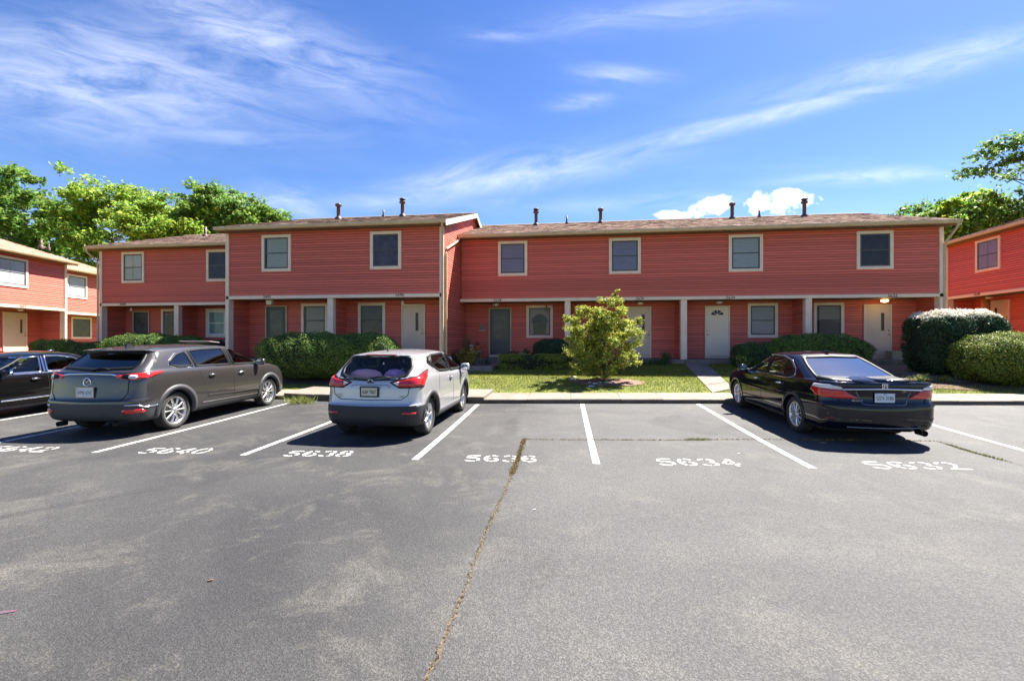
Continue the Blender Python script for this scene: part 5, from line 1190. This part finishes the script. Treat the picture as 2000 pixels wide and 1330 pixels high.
# round maker's emblem with a cross bar
c_, n_ = N_.rear(0, 1.018); em = MB().lathe([(.044, .0), (.050, -.010), (.056, .0)], 28, 'x').build('emblem', M_CHROME, N_.root, True); em.location = c_ + n_ * .004; MB().box(-.010, -.002, -.062, .062, -.011, .011).build('emblem_bar', M_GLOSSB, em)
N_.badge('ROGUE', .56, .80, .040, mat('badge_grey', (.35, .35, .36), rough=.3, metal=.7)); N_.badge('SPORT', .56, .76, .032, mat('badge_grey', (.35, .35, .36), rough=.3, metal=.7)); N_.badge('AWD', -.56, .775, .034, mat('badge_grey', (.35, .35, .36), rough=.3, metal=.7))
c_, n_ = N_.rear(.0, 1.07); MB().tube([(c_.x - .012, .02, 1.085), (c_.x + .005, -.15, 1.115), (c_.x + .03, -.36, 1.105)], [.014, .012, .006], 8).build('rear_wiper', M_GLOSSB, N_.root, True)
MB().bbox(.49, .62, -.28, .28, 1.468, 1.484, .005).build('brake_lamp', mat('dark_red_lens', (.16, .01, .01), rough=.2), N_.root)
tz = float(curve1(SP['zt'])(.95)) + SP['rc']; MB().tube([(.92, .02, tz - .02), (.88, .05, tz + .06), (.74, .13, tz + .20)], [.012, .006, .003], 6).build('antenna', M_BLK, N_.root, True)
MB().bbox(.06, .16, -.42, .42, .285, .33, .02).build('diffuser', M_BLK, N_.root, True)
# cushions behind the rear window
for nm, (x, y, z), (a, b, c), col, lab in (('cushion', (.50, .28, 1.10), (.12, .33, .13), (.90, .45, .55), 'plain pink cushion in the rear window of the silver crossover'), ('cushion', (.52, -.28, 1.11), (.11, .22, .12), (.75, .38, .72), 'purple patterned cushion in the rear window of the silver crossover')):
    mb = MB(); mb.lathe([(.001, -1), (.55, -.86), (.86, -.5), (1, 0), (.86, .5), (.55, .86), (.001, 1)], 20); mb.v = [(p * a * (1 if abs(p) < 9 else 1), q * b, r * c) for p, q, r in mb.v]
    o = mb.build(nm, mat('cushion%d' % int(y * 100), col, tuple(k * (.45 if y < 0 else .85) for k in col), 9 if y < 0 else 2, .9), None, True); M4 = Matrix.Translation(locN) @ Matrix.Rotation(angN, 4, 'Z'); o.location = M4 @ Vector((x, y, z)); o.rotation_euler = (0, 0, angN); tag(o, lab, 'cushion')

# ---- black sedan, seen from behind
SP2 = dict(L=4.86, w=.925, wb=2.776, ra=1.10, wr=.332, arch=.375, zl=.22, hood=3.6, rc=.055, taper=(.06, .08), crown=.02,
    zb=[(0, 1.03), (.25, 1.045), (.8, 1.03), (1.5, .985), (2.6, .96), (3.6, .955), (4.1, .90), (4.55, .79), (4.86, .68)],
    zt=[(0, 1.40), (.9, 1.375), (1.4, 1.39), (1.9, 1.41), (2.4, 1.41), (2.9, 1.365), (3.6, 1.25), (4.86, 1.1)],
    low=[(0, .18, 4.65, .82, .20, .3, .10, .2), (.06, .07, 4.76, .885, .22, .36, .12, .25), (.22, .0, 4.83, .915, .25, .42, .14, .30), (.46, .0, 4.86, .925, .25, .44, .14, .32), (.56, .02, 4.85, .925, .24, .44, .13, .32), (.60, .055, 4.84, .922, .24, .44, .12, .32), (.75, .075, 4.80, .915, .23, .42, .12, .30), (.92, .05, 4.74, .895, .21, .40, .12, .28), (1., .06, 4.68, .87, .20, .36, .12, .26)],
    green=[(0, .66, 3.78, .80, .20, .25, .10, .32), (.25, .83, 3.52, .762, .19, .25, .12, .3), (.55, 1.07, 3.20, .715, .18, .24, .14, .28), (.82, 1.32, 2.93, .665, .17, .22, .15, .27), (.96, 1.47, 2.80, .628, .16, .2, .16, .26), (1.0, 1.54, 2.74, .60, .15, .2, .16, .26)],
    lowm=M_BLK, lowsel=lambda C: (C[:, 2] < .28))
M_BLACK2 = mat('black_paint_neutral', (.005, .005, .005), rough=.06, spec=.35)
M_BLACK = mat('black_paint', (.004, .005, .011), rough=.05, metal=.0, spec=.5)
angH = R(90 + 1.6); locH, pitH = carpos(5.06, 9.25, angH, SP2)
H_ = Car('sedan_car', 'glossy black sedan parked in stall 5632, seen from behind', SP2, locH, angH, pitH, M_BLACK)
H_.glass('rear_window', [(-.66, 1.06), (0, 1.045), (.66, 1.06), (.585, 1.25), (.50, 1.385), (0, 1.405), (-.50, 1.385), (-.585, 1.25)], 'rear', G_SKY, M_GLOSSB, .024)
H_.glass('front_window', [(3.52, .985), (2.52, .99), (2.50, 1.355), (2.88, 1.325), (3.2, 1.20)], 'side', G_LIGHT, M_GLOSSB, .018)
H_.glass('rear_side_window', [(2.42, .995), (1.46, 1.005), (1.36, 1.06), (1.40, 1.15), (1.66, 1.30), (2.0, 1.36), (2.42, 1.362)], 'side', G_LIGHT, M_GLOSSB, .018)
H_.glass('windscreen', [(-.62, 1.05), (0, 1.03), (.62, 1.05), (.5, 1.33), (-.5, 1.33)], 'front', G_LIGHT, M_GLOSSB, .03)
H_.finish(); H_.flare(M_BLACK, .035, .010, 'arch_lip'); H_.wheels(11, 0, .232); H_.seats(M_SEATL, [(1.85, 0), (2.6, 1)], .46)
MB().bbox(3.2, 3.7, -.68, .68, .78, .95, .05).build('dashboard', M_BLK, H_.root, True); MB().bbox(.75, 1.5, -.62, .62, .92, .97, .02).build('parcel_shelf', M_SEAT, H_.root)
for sg in (-1, 1):
    pr = H_.side(sg); w_ = H_.wrap(sg)
    H_.strip('chrome_window_line', [(3.58, .965), (2.46, .968), (1.42, .985), (1.31, 1.05), (1.36, 1.165), (1.64, 1.325), (2.0, 1.385), (2.5, 1.385), (2.9, 1.35)], pr, M_CHROME, .005, .005, .008, False, .04)
    H_.strip('pillar_trim', [(2.47, .99), (2.46, 1.36)], pr, M_GLOSSB, .03, .03, .006); H_.strip('window_divider', [(1.70, 1.0), (1.80, 1.345)], pr, M_GLOSSB, .01, .01, .006)
    lt = H_.panel('tail_light', [(.38, .775), (.66, .775), (1.02, .80), (1.18, .89), (1.16, .94), (.70, .915), (.58, .90)], w_, M_REDL, .014, .05, .025)
    H_.panel('clear_lamp', [(.60, .915), (.72, .922), (1.15, .945), (1.10, .995), (.80, 1.0), (.64, .965)], w_, M_CLEARL, .015, .05, .02, lt)
    H_.seam([(.70, 1.03), (.69, .80), (.62, .66)], w_, .007)
    H_.panel('bumper_reflector', [(.74, .43), (.90, .44), (.90, .465), (.74, .455)], w_, mat('dark_red_lens', (.16, .01, .01), rough=.2), .006, .08, .01)
    H_.seam([(2.46, .98), (2.44, .6), (2.42, .30)], pr); H_.seam([(1.43, .99), (1.50, .8), (1.46, .66)], pr); H_.seam([(3.58, .95), (3.50, .7), (3.46, .30)], pr)
    H_.strip('door_crease', [(1.50, .50), (2.4, .455), (3.40, .42)], pr, M_BLACK, .006, .016, .012, False, .05)
H_.strip('trunk_chrome', [(-.60, .925), (0, .945), (.60, .925)], H_.rear, M_CHROME, .012, .012, .012, False, .05)
H_.strip('plate_recess', [(-.42, .90), (-.33, .70), (-.28, .685), (.28, .685), (.33, .70), (.42, .90)], H_.rear, mat('recess_edge', (.05, .06, .11), rough=.2, coat=1.), .008, .008, .006)
H_.strip('trunk_edge', [(-.74, 1.01), (-.4, 1.045), (0, 1.055), (.4, 1.045), (.74, 1.01)], H_.rear, M_BLACK, .014, .010, .018, False, .05)
H_.strip('bumper_top', [(-.86, .665), (0, .655), (.86, .665)], H_.rear, M_BLACK, .010, .016, .014, False, .05)
H_.strip('bumper_chrome', [(-.55, .305), (0, .30), (.55, .305)], H_.rear, mat('dull_chrome', (.25, .26, .28), rough=.25, metal=.9), .006, .006, .008)
H_.plate(0, .80, 'QZV 3186', M_PLATE, mat('plate_ink', (.03, .03, .045)), sub='OHIO'); H_.handle(1.66, .86, M_CHROME); H_.handle(2.72, .845, M_CHROME); H_.mirror(3.40, 1.02, M_BLACK)
# framed letter emblem
c_, n_ = H_.rear(0, .99); em = MB(); em.lathe([(.046, 0), (.050, -.010), (.056, 0)], 4, 'x'); em.v = [(a, (b + c) * .80, (c - b) * .62 - (b + c) * 0) for a, b, c in em.v]
em = em.build('emblem', M_CHROME, H_.root); em.location = c_ + n_ * .006
for sg in (-1, 1): MB().prism([(sg * .026, .036), (sg * .014, .036), (sg * .020, -.034), (sg * .032, -.034)], -.010, .0, 'x').build('emblem_letter', M_CHROME, em)
MB().box(-.009, 0, -.018, .018, -.006, .006).build('emblem_bar', M_CHROME, em)
H_.badge('Accord', .40, .745, .045)
MB().bbox(1.62, 1.80, -.035, .035, 1.455, 1.495, .015).build('antenna_fin', M_BLACK, H_.root, True)
MB().lathe([(.048, -.10), (.050, .06), (.044, .06), (.042, -.08)], 20, 'x', (.10, -.58, .235)).build('exhaust_tip', M_CHROME, H_.root, True)

# ---- grey three-row SUV
SP3 = dict(L=5.00, w=.975, wb=3.03, ra=.96, wr=.365, arch=.425, zl=.27, hood=3.75, rc=.06, taper=(.05, .08),
    zb=[(0, 1.17), (.5, 1.19), (1.5, 1.175), (2.8, 1.14), (3.9, 1.12), (4.3, 1.05), (4.75, .95), (5.06, .82)],
    zt=[(0, 1.55), (.5, 1.555), (1.2, 1.585), (2.2, 1.60), (2.8, 1.585), (3.3, 1.525), (4.2, 1.36), (5.14, 1.25)],
    low=[(0, .16, 4.82, .87, .22, .3, .10, .2), (.06, .05, 4.95, .945, .26, .36, .12, .25), (.22, .0, 5.03, .975, .28, .42, .13, .30), (.42, .0, 5.06, .985, .28, .44, .13, .32), (.47, .03, 5.05, .985, .28, .44, .12, .32), (.62, .05, 5.03, .98, .28, .42, .12, .32), (.80, .07, 4.98, .97, .27, .42, .11, .30), (.93, .09, 4.90, .945, .25, .40, .11, .28), (1., .12, 4.82, .91, .23, .36, .11, .26)],
    green=[(0, .16, 4.05, .875, .20, .25, .12, .32), (.3, .30, 3.76, .825, .20, .25, .13, .3), (.6, .44, 3.42, .770, .19, .24, .14, .28), (.86, .54, 3.12, .715, .18, .22, .15, .27), (.97, .48, 3.00, .685, .17, .2, .13, .26), (1.0, .42, 2.95, .66, .16, .2, .12, .26)],
    lowm=mat('grey_cladding', (.035, .035, .038), (.045, .045, .048), 20, .55), lowsel=lambda C: (C[:, 2] < .60) & (C[:, 0] < .75) | (C[:, 2] < .40) & (C[:, 0] > .7))
M_GREY = mat('grey_paint', (.040, .036, .035), rough=.34, metal=.30, coat=.9, spec=.45)
angM = R(90 + 3.4); locM, pitM = carpos(-8.70, 8.04, angM, SP3)
Z_ = Car('suv_car', 'dark grey three row SUV parked left of stall 5640, seen from behind', SP3, locM, angM, pitM, M_GREY)
Z_.glass('rear_window', [(-.66, 1.24), (0, 1.215), (.66, 1.24), (.70, 1.30), (.60, 1.505), (0, 1.52), (-.60, 1.505), (-.70, 1.30)], 'rear', G_TINT, M_GLOSSB, .022, hole=False)
Z_.glass('front_window', [(3.76, 1.155), (2.72, 1.175), (2.68, 1.54), (3.02, 1.515), (3.38, 1.375)], 'side', G_LIGHT, M_GLOSSB, .02)
Z_.glass('rear_side_window', [(2.58, 1.18), (1.56, 1.205), (1.50, 1.52), (1.9, 1.545), (2.52, 1.55)], 'side', G_TINT, M_GLOSSB, .02, hole=False)
Z_.glass('quarter_window', [(1.46, 1.21), (1.06, 1.225), (.92, 1.27), (.96, 1.34), (1.15, 1.455), (1.41, 1.515)], 'side', G_TINT, M_GLOSSB, .02, hole=False)
Z_.glass('windscreen', [(-.68, 1.24), (0, 1.22), (.68, 1.24), (.55, 1.50), (-.55, 1.50)], 'front', G_LIGHT, M_GLOSSB, .03)
Z_.finish(); M_CLAD = MATS['grey_cladding']; Z_.flare(M_CLAD, .075, .014); Z_.wheels(10, 2, .272); Z_.seats(M_SEATL, [(1.9, 0), (2.85, 1)], .68)
MB().bbox(3.45, 3.95, -.7, .7, .9, 1.10, .05).build('dashboard', M_BLK, Z_.root, True)
for sg in (-1, 1):
    pr = Z_.side(sg); w_ = Z_.wrap(sg)
    Z_.strip('chrome_window_line', [(3.75, 1.135), (2.62, 1.155), (1.50, 1.18), (1.04, 1.20), (.88, 1.26), (.93, 1.355), (1.13, 1.48), (1.42, 1.54)], pr, M_CHROME, .008, .008, .008, False, .04)
    Z_.strip('pillar_trim', [(2.65, 1.17), (2.60, 1.545)], pr, M_GLOSSB, .035, .035, .005)
    lt = Z_.panel('tail_light', [(.50, 1.115), (.54, 1.065), (.80, 1.035), (1.0, 1.06), (1.30, 1.145), (1.29, 1.17), (1.0, 1.16), (.72, 1.145)], w_, M_REDL, .014, .05, .025)
    Z_.panel('lamp_lens', [(.74, 1.06), (.83, 1.05), (.86, 1.09), (.83, 1.125), (.75, 1.125), (.72, 1.09)], w_, M_CLEARL, .019, .05, .01, lt)
    Z_.panel('lamp_black', [(.60, 1.068), (.74, 1.045), (.72, 1.14), (.62, 1.13)], w_, M_GLOSSB, .016, .06, .01, lt)
    Z_.panel('fog_reflector', [(.66, .475), (.70, .43), (.98, .435), (1.02, .475), (.98, .505), (.70, .515)], w_, M_REDL, .012, .06, .02)
    Z_.strip('bumper_chrome', [(.72, .585), (.90, .585), (1.02, .535), (1.32, .545)], w_, M_CHROME, .010, .010, .010)
    Z_.seam([(.74, 1.06), (.735, .80), (.64, .665), (0, .655)], w_, .007)
    Z_.strip('sill_chrome', [(1.60, .435), (3.62, .40)], pr, M_CHROME, .011, .011, .010)
    Z_.strip('door_crease', [(1.75, .58), (2.6, .54), (3.55, .52)], pr, M_GREY, .008, .02, .012, False, .05)
    Z_.seam([(2.61, 1.16), (2.59, .8), (2.585, .42)], pr); Z_.seam([(1.50, 1.19), (1.62, .95), (1.66, .82)], pr); Z_.seam([(3.78, 1.12), (3.70, .8), (3.66, .42)], pr)
    Z_.panel('quarter_reveal', [(.60, 1.28), (.56, 1.30), (.66, 1.48), (.74, 1.53), (.72, 1.46)], pr, M_GLOSSB, .006, .06, 0)
Z_.strip('tailgate_chrome', [(-.60, 1.10), (-.42, 1.135), (0, 1.145), (.42, 1.135), (.60, 1.10)], Z_.rear, M_CHROME, .012, .012, .012)
Z_.handle(1.90, 1.0, M_CHROME); Z_.handle(2.86, .985, M_CHROME); Z_.mirror(3.52, 1.19, M_GREY)
Z_.plate(0, .82, 'HMK 6247', M_PLATE, mat('plate_ink2', (.18, .13, .08)), frame=M_CHROME)
c_, n_ = Z_.rear(0, 1.0); em = MB().lathe([(.062, 0), (.070, -.014), (.078, 0)], 28, 'x').build('emblem', M_CHROME, Z_.root, True); em.location = c_ + n_ * .006
for sg in (-1, 1): MB().prism([(sg * .066, .030), (sg * .060, .040), (0, .006), (0, -.012)], -.012, -.002, 'x').build('emblem_wing', M_CHROME, em)
Z_.badge('CX-9', .52, 1.03, .040); Z_.badge('SKYACTIV', -.56, .83, .026)
c_, n_ = Z_.rear(.0, 1.19); MB().tube([(c_.x - .02, .0, 1.20), (c_.x - .0, -.16, 1.245), (c_.x + .02, -.30, 1.225)], [.018, .016, .006], 8).build('rear_wiper', M_GLOSSB, Z_.root, True)
MB().prism([(.0, 0), (.24, 0), (.10, .075), (.03, .085)], -.018, .018, 'y').build('antenna_fin', M_GREY, Z_.root).location = (.82, 0, 1.60)
MB().lathe([(.045, -.10), (.048, .04), (.04, .04)], 16, 'x', (.10, .5, .25)).build('exhaust_tip', M_BLK, Z_.root, True); MB().lathe([(.045, -.10), (.048, .04), (.04, .04)], 16, 'x', (.10, -.5, .25)).build('exhaust_tip', M_BLK, Z_.root, True)

# ---- black sedan at the left edge, nose towards the lot
SP4 = dict(SP2); SP4.update(L=4.93, lowsel=lambda C: (C[:, 2] < .26), rc=.06)
SP4['low'] = [tuple([r[0], r[1], r[2] + .07] + list(r[3:])) for r in SP2['low']]
angK = R(-90 + 3.); locK, pitK = carpos(-13.5, 10.75, angK, SP4)
K_ = Car('sedan_car', 'black sedan with chrome trim at the left edge, nose towards the lot', SP4, locK, angK, pitK, M_BLACK2)
K_.glass('rear_window', [(-.64, 1.06), (0, 1.045), (.64, 1.06), (.50, 1.385), (-.50, 1.385)], 'rear', G_MID, M_GLOSSB, .024)
K_.glass('front_window', [(3.55, .985), (2.50, .99), (2.46, 1.355), (2.88, 1.325), (3.2, 1.20)], 'side', G_MID, M_CHROME, .016)
K_.glass('rear_side_window', [(2.36, .995), (1.44, 1.005), (1.34, 1.07), (1.44, 1.18), (1.70, 1.31), (2.0, 1.36), (2.33, 1.362)], 'side', G_MID, M_CHROME, .016)
K_.glass('windscreen', [(-.64, 1.05), (0, 1.03), (.64, 1.05), (.52, 1.335), (-.52, 1.335)], 'front', G_MID, M_GLOSSB, .03)
K_.finish(); K_.flare(M_BLACK, .035, .010, 'arch_lip'); K_.wheels(10, 0, .23); K_.seats(M_SEATL, [(1.85, 0), (2.6, 1)], .46)
MB().bbox(3.2, 3.7, -.68, .68, .78, .95, .05).build('dashboard', M_BLK, K_.root, True)
for sg in (-1, 1):
    pr = K_.side(sg); K_.strip('side_chrome', [(1.62, .42), (3.42, .40)], pr, M_CHROME, .014, .014, .014); K_.strip('belt_chrome', [(3.62, .965), (2.46, .97), (1.42, .985)], pr, M_CHROME, .010, .010, .010)
    K_.seam([(2.44, .98), (2.43, .6), (2.42, .30)], pr); K_.seam([(3.58, .95), (3.52, .7), (3.48, .30)], pr); K_.strip('pillar_trim', [(2.42, .99), (2.40, 1.36)], pr, M_CHROME, .02, .02, .006)
    K_.panel('headlight', [(.42, .62), (.90, .66), (.86, .74), (.45, .70)], lambda a, b, sg=sg: K_.front(sg * a, b), M_CLEARL, .008, .06, .01)
K_.handle(1.66, .86, M_CHROME); K_.handle(2.72, .845, M_CHROME); K_.mirror(3.42, 1.02, M_BLACK)
MB().bbox(1.55, 1.68, -.03, .03, 1.45, 1.485, .012).build('antenna_fin', M_CHROME, K_.root, True)

sr = MB().bbox(-.17, .17, -.38, .38, 0, .022, .008).build('sunroof_panel', mat('sunroof', (.30, .24, .23), rough=.35), Z_.root); sr.location = (2.75, 0, float(curve1(SP3['zt'])(2.75)) + SP3['rc'] + .035); sr.rotation_euler = (0, .10, 0)
# ---------------------------------------------------------------- small things on the porches
def stand(o, label, cat, group=None): return tag(o, label, cat, group)
# porch of 5632: cardboard box, small bench
xb = PY(1755, 690, YA + .6).x
bx = MB().bbox(-.27, .27, -.2, .2, 0, .36, .008).build('cardboard_box', mat('cardboard', (.34, .25, .17), (.42, .32, .22), 5, .9)); bx.location = (xb, YA + .75, .952); tag(bx, 'brown cardboard box on the porch right of door 5632', 'box')
MB().box(-.272, .272, -.03, .03, .361, .364).build('packing_tape', mat('tape', (.5, .42, .3), rough=.3), bx)
pb = empty('porch_bench', (PY(1783, 690, YA + .6).x, YA + .65, .952), 0, 'small grey bench on the porch right of the cardboard box', 'bench')
MB().bbox(-.35, .35, -.16, .16, .40, .44, .006).build('seat', mat('grey_wood', (.30, .27, .25), (.38, .34, .31), 6, .8), pb)
for sx in (-.31, .31):
    for sy in (-.12, .12): MB().bbox(sx - .022, sx + .022, sy - .022, sy + .022, 0, .40, .003).build('leg', MATS['grey_wood'], pb)
# porch of 5638: pedestal with autumn gourds, wall plaque
pt = empty('plant_stand', (PY(928, 680, YA + .35).x, YA + .3, .952), 0, 'low white topped stand beside door 5638', 'stand')
MB().bbox(-.26, .26, -.14, .14, .28, .33, .006).build('table_top', mat('stand_white', (.62, .58, .53), rough=.6), pt); MB().bbox(-.2, .2, -.11, .11, 0, .279, .006).build('pedestal', M_SASH, pt)
def gourd(label, dx, r, h, col, z=.332):
    mb = MB(); n = 20; m = 9; i = 0
    for a in range(n):
        t = 2 * math.pi * a / n; k = 1 + .07 * math.cos(t * 8)
        for b in range(m): p = math.pi * b / (m - 1); mb.v.append((r * k * math.sin(p) * math.cos(t), r * k * math.sin(p) * math.sin(t), h * (1 - math.cos(p)) / 2))
    mb.f = [(a * m + b, ((a + 1) % n) * m + b, ((a + 1) % n) * m + b + 1, a * m + b + 1) for a in range(n) for b in range(m - 1)]
    o = mb.build('pumpkin', mat('gourd%d' % int(dx * 100), col, tuple(c * .7 for c in col), 6, .5), None, True); o.location = (pt.location.x + dx, pt.location.y, .952 + z); MB().tube([(0, 0, h * .95), (.01, .01, h + .05)], [.018, .012], 6).build('stalk', M_BARK, o); tag(o, label, 'pumpkin', 'autumn gourds by door 5638'); return o
gourd('orange pumpkin on the stand beside door 5638', .14, .13, .24, (.55, .16, .02)); gourd('small orange pumpkin in the middle of the stand by door 5638', -.02, .07, .13, (.50, .18, .03)); gourd('cream gourd at the left of the stand by door 5638', -.18, .10, .30, (.60, .50, .36))
gourd('tall brown gourd stacked on the orange pumpkin by door 5638', .13, .08, .16, (.24, .07, .02), .332 + .235)
pq = empty('wall_plaque', (PY(942, 636, YA + 1.12).x, YA + 1.12, PY(942, 645, YA + 1.12).z), 0, 'small grey plaque with shelf on the wall left of door 5638', 'plaque')
MB().prism([(-.10, .02), (.10, .02), (.09, .22), (0, .30), (-.09, .22)], -.02, .01, 'y').build('plaque_face', mat('plaque', (.13, .12, .12), (.3, .3, .3), 14, .7), pq); MB().bbox(-.16, .16, -.09, .01, -.03, .0, .004).build('shelf', mat('stand_white', (.62, .58, .53)), pq)
hc = MB().tube([(0, 0, 0), (0, 0, -.30)], [.035, .045], 10).build('wind_chime', mat('chime_copper', (.35, .16, .08), rough=.5)); hc.location = (PY(1067, 604, YA + .9).x, YA + .9, 3.40); tag(hc, 'copper wind chime hanging over window 5638', 'wind chime'); MB().tube([(0, 0, 0), (0, 0, .085)], .006, 5).build('cord', M_PIPE, hc)
# white garden ornament at the corner downspout
og = empty('garden_ornament', (PY(877, 700, 17.05).x, 17.05, lawn(-5.1, 17.05)), 0, 'small white garden ornament at the foot of the corner downspout', 'ornament')
MB().lathe([(.07, 0), (.06, .05), (.025, .10), (.02, .42), (.05, .46)], 14).build('stem', mat('ornament_white', (.72, .71, .68), rough=.5), og, True); MB().lathe([(.001, .44), (.10, .48), (.12, .55), (.07, .62), (.001, .64)], 14).build('bowl', MATS['ornament_white'], og, True)
# wooden bucket-like planter hanging at the right row, blue-box vent at porch corner
hb = MB().lathe([(.001, -.9), (.15, -.9), (.17, 0), (.15, 0), (.13, -.85)], 18).build('hanging_planter', mat('orange_clay', (.36, .14, .05), (.45, .19, .08), 5, .8), None, True)
q = oE + nE * .6 + dE * locx(1925, oE + nE * .6, dE); hb.location = (q.x, q.y, ZE + 3.38); tag(hb, 'tall orange clay lantern hanging under the right hand porch', 'lantern')
